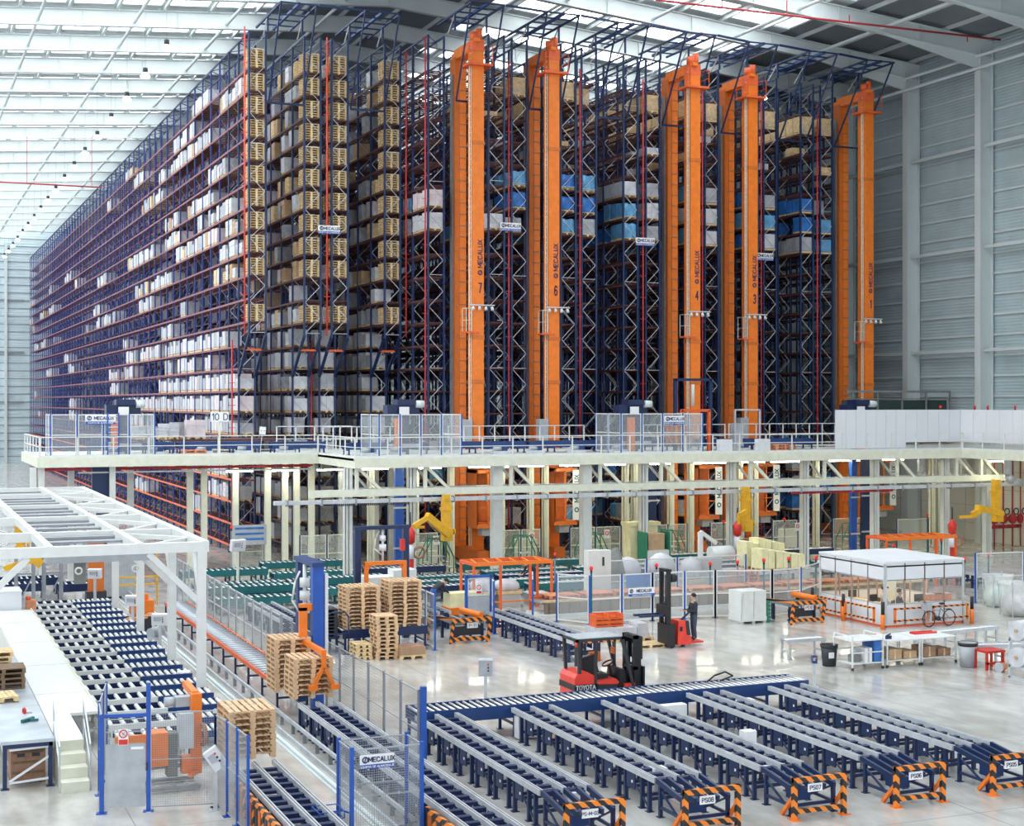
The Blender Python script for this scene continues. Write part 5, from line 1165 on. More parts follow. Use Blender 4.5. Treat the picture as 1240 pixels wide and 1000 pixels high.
# conveyors under and before the deck
G3 = 'blue roller conveyors in front of the deck columns'
SEG = [(13.3, 4.3, 'left end', (65.8, 67.6, 69.4, 71.2, 74.6, 77)), (17.9, 4.3, 'left middle', (67.6, 69.4, 71.2, 74.6, 77)), (22.9, 4.3, 'behind the orange frame', (66.5, 68.4, 70.3, 74.8)), (28.2, 4.6, 'right of the orange frame', (65.6, 67.5, 69.4, 71.3, 75)),
       (33.4, 4.6, 'beside the cream loads', (69.4, 71.3, 75)), (39.6, 5.0, 'behind the office', (69.4, 71.3, 75)), (46.6, 5.2, 'right end', (64.9, 66.8, 68.7, 75))]
i = 0
for x, L, lab, ysx in SEG:
    for q, y in enumerate(ysx):
        i += 1; fr = 'teal' if (i * 7) % 3 else 'navy'; hh = (.72, .72, 1.0)[i % 3] if x < 22 else .72
        place(('g3', L, fr, hh), roller_conveyor(L, 1.1, hh, fr, .27, 'roller', 1.5, .3, rr=.05, bed='navy'), (x, y, 0), 'blue-green roller conveyor before the deck, %s, %s row back' % (lab, nth(q + 1)), 0, G3)
i = 0
for (x, y, L) in [(16.2, 57.5, 6.5), (20.3, 58.2, 6.0), (14.2, 58.5, 5.5), (50.5, 60.5, 4.2)]:
    i += 1; place(('ch', L), chain_conveyor(L, 1.1, .78), (x, y, 0), 'chain conveyor running towards the deck, ' + ('middle one of three behind the tall pallet stacks', 'right one of three, nearest the grey door', 'left one of three, nearest the grey mesh fence', 'far right one behind the office')[i - 1], 0, 'chain conveyors running towards the deck')
G4 = 'pale mesh guards in front of the crane aisles'
k = 0
for a, b, y in [(363, 428, 80), (500, 531, 79), (606, 655, 79), (690, 752, 79), (785, 832, 79), (860, 902, 79), (935, 966, 79), (1008, 1060, 79), (1086, 1124, 77), (290, 320, 82.6)]:
    k += 1; fence('pale mesh guard before the racks under the deck, %s' % ('spot of the left wing' if a == 293 else nth(k) + ' from the left'), [fx(a, y), fx(b, y)], h=2.1, step=1.6, mt='mesh_pale', fr='cream', post='navy_mid', group=G4)
    if a in (500, 606, 690, 785, 1008):
        t = thing('crossing_steps', 'green-railed crossing steps under the deck, beside the %s mesh guard' % nth(k), 'stairs', (xat(a + 12, 77.4), 77.4, 0), group='green crossing steps'); m = MB()
        for x in (0, 1.3):
            t2 = MB().tube([(x * .2, 0, 0), (x * .2, 0, .9 if x == 0 else .9), (.5 + x * .1, 0, 1.9), (1.3, 0, 1.9), (1.8, 0, .9), (1.8, 0, 0)], .035, 6) if x == 0 else MB().tube([(0, .7, 0), (0, .7, .9), (.5, .7, 1.9), (1.3, .7, 1.9), (1.8, .7, .9), (1.8, .7, 0)], .035, 6)
            t2.bar((.5, x * .54, 1.9), (.5, x * .54, .6), .05).bar((1.3, x * .54, 1.9), (1.3, x * .54, .6), .05); t2.ob('handrail', 'green', t)
        MB().box(.5, 0, .9, 1.3, .7, .96).box(.25, 0, .6, .5, .7, .65).box(0, 0, .3, .25, .7, .35).box(1.3, 0, .6, 1.55, .7, .65).box(1.55, 0, .3, 1.8, .7, .35).ob('treads', 'grey', t)
    if a in (500, 606, 690, 935):
        t = thing('switch_cabinet', 'cream cabinet with a small warning sign behind the %s mesh guard' % nth(k), 'cabinet', (xat((a + b) / 2 + 8, y + .6), y + .6, 0), group='cream cabinets under the deck'); MB().box(-.6, 0, 0, .6, .6, 1.5).ob('housing', 'cream', t); s = MB().box(-.2, -.72, 1.45, .15, -.7, 1.95).ob('warning_sign', 'sign_white', t); MB().ring((-.02, -.73, 1.75), (0, 1, 0), .11, .025, 16, 4).bar((-.1, -.73, 1.83), (.06, -.73, 1.67), .03, .01).ob('prohibition_ring', 'red', s)
t = thing('carton_stack', 'tall cream carton block beside a deck column in the middle', 'load', (*fx(781, 74), 0)); MB().box(-.9, 0, .2, .8, .9, 2.55).ob('carton_body', 'yellow_pale', t); MB().box(-1.0, -.1, 2.55, .95, 1.0, 2.75).ob('lid', 'yellow_pale', t); MB().box(-.9, 0, 0, .8, .9, .2).ob('pallet_base', 'wood_pale', t)
# cream boxed loads beside the red hoist
k = 0
for (px, py, w, h) in [(906, 67.8, .8, 1.25), (921, 67.8, .8, 1.4), (936, 67.8, .8, 1.2), (924, 66.4, .8, 1.0), (942, 66.4, .8, .85), (960, 66.4, .8, .7)]:
    k += 1; X, Y = fx(px, py); t = thing('boxed_load', 'cream boxed load on a pallet beside the red hoist, %s row, %s from the left' % ('rear' if k < 4 else 'front', nth(k if k < 4 else k - 3)), 'load', (X, Y, .74), group='cream boxed loads under the deck')
    link('boxes', shared(MESH, ('yb', w, h), lambda: MB().box(-w/2, -.5, .145, -.01, .5, .145 + h).box(.01, -.5, .145, w/2, .5, .145 + h * .93).mesh('boxes', 'yellow_pale')), t); link('pallet_base', pallet_mesh('wood_pale', .85, 1.0), t)
t = thing('long_table', 'long grey roller table under the cream boxed loads', 'conveyor', (fx(900, 66)[0], 65.8, 0)); MB().box(-.3, 0, .6, 4.6, 2.4, .74).ob('bed', 'galv', t)
for x in (0, 2, 4.2): MB().box(x, .1, 0, x + .1, .2, .6).box(x, 2.1, 0, x + .1, 2.2, .6).ob('leg', 'galv_dark', t)
stack(fx(899, 63.5)[0], 63.5, .0, 8, 'brown stack behind the fence near the cream loads', 'wood_orange', PI/2, .03)
t = thing('wrapping_machine', 'grey-green wrapping machine with a white hood behind the fence', 'machine', (*fx(868, 64.5), 0)); MB().box(-.9, 0, 0, .3, 1.0, 1.7).ob('body', 'grey', t); MB().cyl((-.1, .5, 1.9), (1.1, .5, 1.9), .35, 12).ob('hood', 'white', t); MB().bar((-.7, .4, 1.7), (-.7, .4, 3.0), .2).bar((-.7, .4, 3.0), (.2, .4, 2.4), .18).ob('arm', 'offwhite', t)
t = thing('wrapping_machine', 'low white machine right of the orange frame with a brown top unit', 'machine', (*fx(797, 72.7), 0)); MB().box(-.7, 0, 0, .7, 1, 1.3).ob('body', 'offwhite', t); MB().box(-.5, .2, 1.3, .5, .8, 2.2).ob('top_unit', 'card', t); MB().box(-.75, -.03, .2, -.68, 1.03, 2.3).box(.68, -.03, .2, .75, 1.03, 2.3).ob('frame', 'green', t)
# yellow articulated hoists
def hoist(label, px, Y, zt, zb_, arm):
    X = xat(px, Y); t = thing('articulated_hoist', label, 'hoist', (X, Y, 0), group='yellow articulated hoists')
    MB().box(-.2, -.2, zb_ + .3, .2, .2, zt).box(-.14, -.24, zt, .14, .24, zt + .3).box(-.26, -.24, zt - .5, .26, .24, zt - .35).ob('carriage', 'yellow', t)
    MB().box(-.24, -.35, zb_ + .05, .26, .16, zb_ + .7).cyl((.36, -.1, zb_ + .5), (.45, -.1, zb_ + .5), .15, 10).ob('pivot', 'yellow', t)
    for part, p, q, w in arm: MB().bar(p, q, w, w * 1.1).ob(part, 'yellow', t)
    return t
hoist('yellow articulated hoist above the bending worker in the dark jacket', 540, 71.9, 4.4, 2.3, [('upper_arm', (0, -.4, 2.7), (-1.3, -.7, 3.7), .34), ('forearm', (-1.3, -.8, 3.6), (-2.0, -.8, 3.2), .2), ('wrist', (-1.45, -.8, 3.15), (-2.6, -.8, 3.15), .12)])
hoist('yellow hoist hanging between deck columns above the cream boxed loads', 903, 71.9, 4.4, 2.2, [('upper_arm', (-.2, -.4, 3.4), (-.8, -.6, 3.2), .2), ('forearm', (-.8, -.6, 3.3), (-.85, -.6, 2.6), .14)])
hoist('yellow articulated hoist reaching left near the red pipes at the wall', 1206, 70, 4.6, 2.4, [('upper_arm', (0, -.4, 2.95), (-1.9, -.6, 3.35), .3), ('forearm', (-1.7, -.7, 3.2), (-2.3, -.7, 2.95), .28), ('wrist', (-2.0, -.7, 2.85), (-3.2, -.7, 2.85), .14)])
hoist('yellow articulated hoist working inside the white gantry at far left', 22, 66, 3.9, 2.9, [('upper_arm', (0, -.3, 3.3), (.9, -.5, 2.6), .3), ('forearm', (.9, -.4, 2.9), (-.6, -.5, 2.5), .2)])
def balancer(label, px, Y, zt):
    X = xat(px, Y); t = thing('vacuum_lifter', label, 'hoist', (X, Y, 0), group='red vacuum lifters hanging from the hoists')
    MB().lathe((0, 0, zt - .9), [(.02, 0), (.22, .1), (.25, .6), (.1, .85), (.02, .9)], 12).ob('lift_tube', 'red', t); MB().cyl((0, 0, zt - 1.6), (0, 0, zt - .9), .17, 10).ob('lower_tube', 'panel_white', t); MB().bar((0, 0, zt - 2.6), (.05, 0, zt - 1.6), .2).ob('grip', 'red', t); MB().cyl((0, 0, zt), (0, 0, zt + .7), .04, 8).ob('cord', 'charcoal', t)
    MB().ring((.45, 0, zt - 1.3), (0, 1, .2), .28, .07, 16, 5).ob('hose_loop', 'wood_brown', t)
    return t
balancer('red and white vacuum lifter hanging beside the cream boxed loads', 893, 71.4, 2.9); balancer('red and white vacuum lifter hanging from the right-hand yellow hoist', 1153, 69.3, 2.75); balancer('red vacuum lifter behind the navy portal', 497, 70, 3.3)
# posts and machines behind the deck: blue lift masts, red beacons
for i, (px, Y, w) in enumerate([(483, 78, .5), (779, 77.5, .3), (789, 78, .5), (1033, 76, .35), (1048, 77, .6), (123, 80.8, 1.0)]):
    t = thing('lift_mast', 'blue lift mast between the deck columns, %s' % ('left of the yellow hoist', 'thin bright one left of the navy one', 'navy one in the middle', 'thin bright one towards the right', 'wide navy one towards the right', 'wide navy one under the left deck station')[i], 'machine', (xat(px, Y), Y, 0), group='blue lift masts under the deck')
    MB().box(-w/2, -.15, 0, w/2, .15, ZD - .3).ob('mast', 'fence_blue' if i in (0, 1, 3) else 'navy', t)
    for z in (1.4, 3.6): MB().box(-w/2 - .1, -.2, z, w/2 + .2, -.15, z + .1).ob('stop_plate', 'galv', t)
BW = ['by the mesh guard right of the leftmost crane cab', 'right of the second crane cab under the deck', 'left of the third crane cab under the deck', 'left of the yellow hoist over the cream loads', 'between the cream loads and the navy lift mast', 'before the pale side wall, above the office roof', 'at the right end of the long orange frame', 'on the fence by the tall grey cabinet', 'just behind the stacker truck mast', 'behind the stacker truck driver', 'above the white-sheeted pallet load', 'just right of the white-sheeted load', 'above the barrier signed PS10', 'at the left corner of the office roof', 'behind the middle of the office roof', 'at the left end of the right-hand orange frame', 'at the right corner of the office roof', 'on the fence above the film bags', 'beside the blue and white notice board']
k = 0
for (px, py, Y) in [(606, 641, 79), (716, 638, 79), (797, 634, 79), (876, 633, 79), (950, 630, 79), (1123, 625, 77), (672, 673, 66), (716, 690, 57.2), (795, 686, 62.3), (860, 684, 62), (893, 682, 62), (925, 680, 58.5), (955, 678, 58.5), (988, 677, 58.4), (1082, 662, 66), (1140, 655, 62.5), (1168, 678, 60), (1197, 673, 61), (280, 640, 80)]:
    X = xat(px, Y); d = SN * X + CS * Y; z = EYE - (py - HORIZ) * d / FPX
    b = place('bc', beacon(), (X, Y, z), 'small red warning beacon ' + BW[k]); k += 1; b['group'] = 'small warning beacons'
    MB().box(-.03, -.03, -z, .03, .03, -.12).ob('post', 'galv_dark' if k % 2 else 'teal', b)
x, y = 0, 0
t = thing('notice_board', 'blue and white printed notice board hung on the mesh guard under the left wing', 'sign', (xat(302, 81.8), 81.8, 1.9)); b = MB().box(-.95, -.03, -.35, .95, .03, .75).ob('board', 'plastic_grey', t)
for r_ in range(2): text('CARGA UNIDAD' if r_ else 'ZONA DE PASO', .3, 'load_blue', b, (0, -.05, .45 - .4 * r_), name='lettering') if False else None
for r_ in range(3): MB().box(-.8, -.04, .5 - .3 * r_, .8, -.03, .62 - .3 * r_).ob('printed_line', 'load_blue', b)
# red valve manifold by the right wall
for i, px in enumerate((1204, 1226, 1236, 1215)):
    Y = 78; t = thing('valve_riser', 'red sprinkler valve riser by the right wall, %s from the left' % nth((1, 3, 4, 2)[i]), 'pipe', (xat(px, Y), Y, 0), group='red valve risers by the right wall'); MB().cyl((0, 0, 0), (0, 0, 6.2), .055, 8).ob('riser_pipe', 'pipe_red', t); MB().blob((0, 0, 1.8), (.3, .3, .35), 10).ob('valve_body', 'pipe_red', t); MB().ring((.0, -.35, 2.3), (0, 1, 0), .2, .04, 14, 5).ob('handwheel', 'charcoal', t); MB().cyl((-.5, 0, 1.3), (.5, 0, 1.3), .12, 8).ob('cross_pipe', 'pipe_red', t)
for i in range(4):
    t = thing('hanging_air_duct', 'blue-grey bent duct under the right end of the deck, %s from the left' % nth(i + 1), 'duct', (58.6 if i == 0 else 59.6 + i * 1.7, 75.6 if i == 0 else 71.0, 0), group='bent ducts under the deck'); MB().tube([(0, 0, ZD - .13), (0, 0, 5.1), (.3, 0, 4.7), (1.0, 0, 4.6)], .24, 10).ob('duct_run', 'galv', t)
for px, lab in ((1089, 'left one'), (988, 'middle one'), (1058, 'right one')):
    pass
# ================================================================ PEOPLE
def person(label, loc, rz, J, cl, scale=1.0, group=None):
    """J: joints (x forward = -y local, z up). cl = colours (top, legs, skin)."""
    V = []; E = []; Rd = []; K = []
    def add(p, r, k, par=None):
        V.append(p); Rd.append((r[0] * 1.13, r[1] * 1.13) if k in 'tl' else r); K.append(k); i = len(V) - 1
        if par is not None: E.append((par, i))
        return i
    pel = add(J['pelvis'], (.15, .11), 'l'); wa = add(J['waist'], (.14, .105), 't', pel); ch = add(J['chest'], (.165, .115), 't', wa); nk = add(J['neck'], (.055, .055), 's', ch)
    jaw = add(J['jaw'], (.072, .085), 's', nk); hd = add(J['head'], (.085, .1), 's', jaw); tp = add(J['top'], (.06, .075), 's', hd)
    nose = Vector(J['jaw']).lerp(Vector(J['head']), .5) + Vector(J['face']) * .115
    add(tuple(nose), (.014, .014), 's', hd)
    for s in ('L', 'R'):
        sh = add(J['sh' + s], (.068, .068), 't', ch); el = add(J['el' + s], (.048, .048), 't', sh); wr = add(J['wr' + s], (.034, .03), 't', el)
        w = Vector(J['wr' + s]); d = (w - Vector(J['el' + s])).normalized(); pm = add(tuple(w + d * .07), (.038, .02), 's', wr); side = d.cross(Vector((0, 0, 1)))
        side = side.normalized() if side.length > .1 else Vector((1, 0, 0)); dn = d.cross(side).normalized()
        for k in range(4):
            a = add(tuple(w + d * (.125) + side * (.03 - .02 * k)), (.009, .009), 's', pm); add(tuple(w + d * (.165 + (.01, .022, .017, 0)[k]) + side * (.032 - .021 * k) - dn * .02), (.008, .008), 's', a)
        a = add(tuple(w + d * .08 + side * .045), (.011, .011), 's', pm); add(tuple(w + d * .12 + side * .06 - dn * .015), (.009, .009), 's', a)
        hp = add(J['hip' + s], (.095, .1), 'l', pel); kn = add(J['kn' + s], (.064, .064), 'l', hp); an = add(J['an' + s], (.045, .05), 'l', kn); ft = add(J['ft' + s], (.04, .035), 'f', an)
    me = bpy.data.meshes.new('person'); me.from_pydata([tuple(c) for c in V], E, []); o = link('person', me, None, loc, rz)
    md = o.modifiers.new('skin', 'SKIN'); md.use_smooth_shade = True
    for i, sv in enumerate(o.data.skin_vertices[0].data): sv.radius = Rd[i]; sv.use_root = (i == 0)
    sb = o.modifiers.new('sub', 'SUBSURF'); sb.levels = 1; sb.render_levels = 1
    dg = bpy.context.evaluated_depsgraph_get(); ev = bpy.data.meshes.new_from_object(o.evaluated_get(dg)); o.modifiers.clear(); o.data = ev; ev.name = 'person'
    ev.materials.clear()
    for k in cl: ev.materials.append(M[k])
    idx = {'t': 0, 'l': 1, 's': 2, 'f': 3}; vv = [Vector(p) for p in V]
    for p in ev.polygons:
        c = p.center; best = None
        for (a, b) in E:
            A, B = vv[a], vv[b]; ab = B - A; t_ = max(0, min(1, (c - A).dot(ab) / max(1e-6, ab.length_squared))); q = (A + ab * t_ - c).length
            if best is None or q < best[0]: best = (q, K[b] if t_ > .35 or K[a] == K[b] else K[a])
        p.material_index = idx[best[1]]; p.use_smooth = True
    f = Vector(J['face']).normalized(); up = (Vector(J['top']) - Vector(J['jaw'])).normalized(); side = f.cross(up).normalized(); hc = Vector(J['head'])
    m = MB(); m.blob(tuple(hc + up * .045 - f * .02), (.105, .11, .1), 14); m.ob('hair', 'hair', o)
    for s in (-1, 1): MB().blob(tuple(hc + f * .088 + side * s * .034 - up * .012), (.013, .013, .011), 8).ob('eye', 'ink', o); MB().blob(tuple(hc + side * s * .092 - up * .02), (.016, .022, .03), 8).ob('ear', 'skin', o)
    MB().bar(tuple(hc + f * .085 - up * .085 - side * .025), tuple(hc + f * .085 - up * .085 + side * .025), .01).ob('mouth', 'red', o)
    return tag(o, label, 'person', group)
STAND = dict(pelvis=(0, 0, .95), waist=(0, .0, 1.1), chest=(0, -.01, 1.36), neck=(0, -.02, 1.53), jaw=(0, -.04, 1.6), head=(0, -.03, 1.68), top=(0, -.02, 1.76), face=(0, -1, 0),
    shL=(.19, 0, 1.42), elL=(.25, -.08, 1.14), wrL=(.2, -.32, 1.08), shR=(-.19, 0, 1.42), elR=(-.25, -.08, 1.14), wrR=(-.2, -.32, 1.06),
    hipL=(.09, 0, .88), knL=(.1, -.02, .48), anL=(.1, .03, .09), ftL=(.11, -.13, .04), hipR=(-.09, 0, .88), knR=(-.1, -.02, .48), anR=(-.1, .03, .09), ftR=(-.11, -.13, .04))
BEND = dict(STAND); BEND.update(waist=(0, -.1, 1.08), chest=(0, -.34, 1.24), neck=(0, -.5, 1.3), jaw=(0, -.58, 1.29), head=(0, -.64, 1.33), top=(0, -.69, 1.38), face=(0, -.6, -.8), shL=(.18, -.38, 1.24), elL=(.24, -.5, .98), wrL=(.16, -.68, .88), shR=(-.18, -.38, 1.24), elR=(-.24, -.5, .98), wrR=(-.16, -.68, .86))
SIT = dict(STAND); SIT.update({k: (v[0], v[1], v[2] - .42) if isinstance(v, tuple) and k not in ('face',) else v for k, v in STAND.items() if k[:2] not in ('kn', 'an', 'ft')}); SIT['face'] = (0, -1, -.2)
SIT.update(hipL=(.1, -.02, .52), hipR=(-.1, -.02, .52), knL=(.12, -.42, .5), knR=(-.12, -.42, .5), anL=(.12, -.4, .1), anR=(-.12, -.4, .1), ftL=(.12, -.55, .05), ftR=(-.12, -.55, .05))
# ---------------------------------------------------------------- red pallet truck and its driver
X0, Y0 = ground(806, 783)
t = thing('pallet_truck', 'red walk-behind stacker truck with a black mast, driven by a standing man', 'truck', (X0 - .1, Y0, 0))
b = MB().prism([(.42, .1), (1.0, .1), (1.0, .42), (.8, .46), (.74, 1.02), (.45, 1.02)], 'y', -.4, .4); b.ob('body', 'red_bright', t); MB().prism([(.8, .47), (1.0, .44), (.92, 1.0), (.75, 1.02)], 'y', -.36, .36).ob('rear_cover', 'charcoal', t)
for y in (-.32, .24): MB().box(0, y, .05, .16, y + .1, 3.0).ob('mast_rail', 'black', t)
MB().box(0, -.3, 2.9, .2, .34, 3.0).box(.02, -.3, 1.6, .14, .34, 1.7).box(-.04, -.4, .05, .3, .4, .9).ob('mast_frame', 'black', t); MB().cyl((.12, .0, .4), (.12, 0, 2.75), .06, 8).ob('lift_cylinder', 'charcoal', t); MB().cyl((.2, -.2, 2.65), (.42, -.2, 2.65), .16, 10).ob('mast_reel', 'black', t)
for y in (-.3, .16): MB().box(-1.15, y, 1.22, 0, y + .14, 1.29).ob('fork', 'navy', t)
MB().box(-.1, -.4, 1.2, .02, .4, 1.62).ob('fork_carriage', 'black', t)
MB().box(1.0, -.38, .13, 1.55, .38, .2).ob('platform', 'red_bright', t); MB().bar((.7, -.1, 1.0), (1.15, -.1, 1.35), .06).bar((1.15, -.32, 1.35), (1.15, .15, 1.35), .05).ob('tiller', 'charcoal', t)
for x, y in ((.2, -.3), (.2, .3), (.85, 0)): MB().cyl((x, y - .05, .1), (x, y + .05, .1), .1, 12).ob('wheel', 'rubber', t)
MB().box(.5, -.405, .62, .62, -.4, .8).ob('badge', 'black', t)
DR = dict(STAND); DR.update(wrL=(.14, -.36, 1.16), wrR=(-.14, -.38, 1.16))
person('man in a dark jacket and grey-blue trousers standing on the red stacker truck', (X0 + 1.2, Y0 - .06, .2), -PI/2, DR, ('jacket', 'denim', 'skin', 'shoe'))
X1, Y1 = ground(528, 738)
person('worker in a black jacket and blue trousers bending over boxes left of the grey door', (xat(524, 59.5), 59.5, .5), 1.75, BEND, ('dark_cloth', 'fence_blue', 'skin', 'shoe'))
t = thing('work_step', 'low step under the bending worker', 'step', (xat(524, 59.5), 59.5, 0)); MB().box(-.3, -.4, .45, .3, .4, .5).ob('tread', 'galv', t); MB().box(-.28, -.35, 0, -.24, .35, .45).ob('leg', 'galv_dark', t); MB().box(.24, -.35, 0, .28, .35, .45).ob('leg', 'galv_dark', t)
t = thing('boxed_load', 'cream box load the bending worker leans over', 'load', (xat(561, 59.6), 59.6, 0)); MB().box(-.75, -.4, .75, .7, .4, 1.35).ob('boxes', 'yellow_pale', t); MB().box(-.8, -.45, .45, .8, .45, .75).ob('orange_base', 'orange', t); MB().box(-.7, -.4, 0, .7, .4, .45).ob('table', 'tarp', t)
person('second worker in dark clothes bending behind the right half of the long orange frame', (xat(649, 64.2), 64.2, .55), -1.6, BEND, ('dark_cloth', 'denim', 'skin', 'shoe'))
t = thing('work_step', 'low step under the worker behind the orange frame', 'step', (xat(649, 64.2), 64.2, 0)); MB().box(-.5, -.5, .5, .5, .5, .55).ob('tread', 'galv', t); MB().box(-.45, -.4, 0, -.4, .4, .5).ob('leg', 'galv_dark', t); MB().box(.4, -.4, 0, .45, .4, .5).ob('leg', 'galv_dark', t)
# ================================================================ FORKLIFT (faces right)
t = thing('forklift', 'red and black counterbalance forklift with its mast raised to the right', 'forklift', (19.2, 41.9, 0))
b = MB().prism([(0, .25), (0, 1.0), (.08, 1.12), (.45, 1.16), (.75, 1.0), (.75, .25)], 'y', -.55, .55); b.ob('counterweight', 'red_bright', t)
MB().box(-.015, -.57, .62, .78, .57, .8).ob('black_band', 'black', t); text('TOYOTA', .17, 'sign_white', t, (.36, -.575, .71), bold=.004)
b = MB().prism([(.75, .2), (.75, .78), (1.45, .74), (1.45, .45), (1.75, .42), (1.75, .2)], 'y', -.55, .55); b.ob('chassis', 'charcoal', t)
MB().prism([(.72, .78), (.72, .86), (1.4, .9), (1.5, .8), (1.45, .74)], 'y', -.56, .56).ob('bonnet', 'red_bright', t)
for y in (-.56, .5):
    MB().bar((.68, y + .03, .5), (.74, y + .03, 2.12), .08).bar((2.02, y + .03, .5), (1.62, y + .03, 2.1), .09).ob('guard_pillar', 'charcoal', t)
m = MB().box(.05, -.56, 2.1, 1.66, -.48, 2.18).box(.05, .48, 2.1, 1.66, .56, 2.18).box(.05, -.56, 2.1, .13, .56, 2.18).box(1.58, -.56, 2.1, 1.66, .56, 2.18)
for k in range(7): m.box(.25 + k * .2, -.5, 2.12, .31 + k * .2, .5, 2.17)
m.ob('overhead_guard', 'charcoal', t); MB().box(.1, -.52, 2.18, 1.6, .52, 2.2).ob('roof_sheet', 'plastic_grey', t)
MB().bar((.18, .5, 1.1), (.12, .5, 2.1), .09).bar((.18, -.5, 1.1), (.14, -.5, 2.1), .09).ob('rear_pillar', 'charcoal', t); MB().cyl((.12, -.46, 1.95), (.12, -.46, 2.08), .08, 10).ob('beacon', 'red_bright', t)
MB().box(.75, -.3, .86, 1.25, .3, 1.02).bar((.8, 0, 1.0), (.68, 0, 1.55), .5, .12).ob('seat', 'black', t); MB().bar((1.6, 0, .6), (1.4, 0, 1.25), .08).ring((1.38, 0, 1.3), (-.5, 0, 1), .18, .025, 20, 6).ob('steering_wheel', 'black', t); MB().prism([(1.5, .42), (1.6, 1.15), (1.75, 1.15), (1.85, .42)], 'y', -.45, .45).ob('dashboard', 'black', t)
for y in (-.42, .32): MB().box(2.1, y, .08, 2.24, y + .1, 2.15).box(2.24, y + .02, .3, 2.34, y + .09, 2.1).ob('mast_rail', 'black', t)
MB().box(2.1, -.42, 2.05, 2.3, .42, 2.15).box(2.1, -.42, 1.1, 2.22, .42, 1.2).ob('mast_tie', 'black', t); MB().box(2.36, -.5, .15, 2.42, .5, 1.2).ob('fork_carriage', 'black', t)
MB().cyl((2.17, -.2, .2), (2.17, -.2, 1.9), .05, 8).cyl((2.17, .2, .2), (2.17, .2, 1.9), .05, 8).ob('lift_cylinder', 'charcoal', t); MB().box(2.3, -.3, 1.4, 2.44, .3, 2.1).ob('load_backrest', 'charcoal', t)
for y in (-.35, .23): MB().box(2.42, y, .1, 3.4, y + .12, .15).ob('fork', 'black', t)
for x, r in ((.4, .25), (1.85, .32)):
    for y in (-.56, .36): w_ = MB().cyl((x, y, r), (x, y + .2, r), r, 18).ob('tyre', 'rubber', t); MB().cyl((x, y - .01, r), (x, y + .21, r), r * .55, 14).ob('hub', 'red', w_)
MB().box(1.7, -.56, .55, 2.05, -.4, .72).box(1.7, .4, .55, 2.05, .56, .72).ob('front_wing', 'red_bright', t)
MB().box(1.62, .1, 1.55, 1.68, .3, 1.75).box(.95, .35, 1.3, 1.3, .5, 1.6).ob('side_fitting', 'orange', t)
# ================================================================ SITE OFFICE
ox, oy, ow, od = 38.3, 51.8, 4.05, 4.75
t = thing('site_office', 'white panelled glass-walled cabin office on the hall floor', 'office', (ox, oy, 0))
MB().box(-.03, -.03, 2.66, ow + .03, od + .03, 2.74).ob('roof', 'panel_white', t); MB().box(0, 0, 2.5, ow, od, 2.56).ob('ceiling_lining', 'white', t)
MB().box(.3, .3, .02, ow - .3, od - .3, .05).ob('floor_lining', 'card', t)
def side(n, L, fn):
    for i in range(n):
        a, b_ = L * i / n + .01, L * (i + 1) / n - .01
        for z0, z1, mt, nm, th in ((.08, .92, 'panel_white', 'lower_panel', .06), (1.95, 2.66, 'panel_white', 'upper_panel', .06)): fn(a, b_, z0, z1, th).ob(nm, mt, t)
        fn(a + .03, b_ - .03, .95, 1.93, .015).ob('glass_pane', 'glass', t)
    for i in range(n + 1): fn(L * i / n - .035, L * i / n + .035, .08, 2.66, .07).ob('mullion', 'wall_brown' if i % n else 'galv', t)
    fn(0, L, 0, .08, .07).ob('base_rail', 'orange_red', t)
    for z in (.92, 1.92): fn(0, L, z, z + .05, .07).ob('window_rail', 'grey', t)
side(4, ow, lambda a, b_, z0, z1, th: MB().box(a, 0, z0, b_, th, z1)); side(4, od, lambda a, b_, z0, z1, th: MB().box(0, a, z0, th, b_, z1))
side(4, ow, lambda a, b_, z0, z1, th: MB().box(a, od - th, z0, b_, od, z1)); side(4, od, lambda a, b_, z0, z1, th: MB().box(ow - th, a, z0, ow, b_, z1))
d = MB().box(3.4, od - .2, .1, 3.98, od - .12, 1.95).ob('inner_door', 'cream', t); MB().cyl((3.48, od - .22, 1.0), (3.48, od - .28, 1.0), .04, 8).ob('door_handle', 'charcoal', d)
MB().box(1.0, 1.6, 2.42, 1.2, 3.4, 2.5).box(2.8, 1.6, 2.42, 3.0, 3.4, 2.5).ob('strip_light', 'room_lamp', t)
def desk(label, x, y, w, dp):
    k = thing('office_desk', label, 'desk', (ox + x, oy + y, .052)); MB().box(0, 0, .7, w, dp, .74).ob('top', 'wood_pale', k)
    for a in (.03, w - .08):
        for b_ in (.03, dp - .08): MB().box(a, b_, 0, a + .05, b_ + .05, .7).ob('leg', 'grey', k)
desk('office desk along the left glass wall of the cabin', .3, 1.2, .8, 3.0); desk('office desk behind the front glass of the cabin', 1.6, .4, 1.8, .75)
person('man in a dark jacket sitting with his back to the cabin window', (ox + 1.35, oy + .85, .07), .6, SIT, ('jacket', 'denim', 'skin', 'shoe')); person('person in a pale shirt sitting inside the cabin at the left desk', (ox + 1.4, oy + 2.0, .07), 1.3, SIT, ('film', 'denim', 'skin', 'shoe'))
for i, (x, y, rz) in enumerate(((1.35, .9, .6), (1.42, 2.05, 1.3))):
    k = thing('office_chair', 'office chair inside the cabin under the %s' % ('man in the dark jacket', 'person in the pale shirt')[i], 'chair', (ox + x, oy + y, .05), rz); MB().box(-.22, -.2, .38, .22, .22, .44).ob('seat', 'charcoal', k); MB().box(-.2, .2, .5, .2, .25, .9).ob('backrest', 'charcoal', k); MB().cyl((0, 0, 0), (0, 0, .38), .04, 8).ob('stem', 'charcoal', k); MB().box(-.25, -.03, 0, .25, .03, .05).box(-.03, -.25, 0, .03, .25, .05).ob('foot', 'charcoal', k)
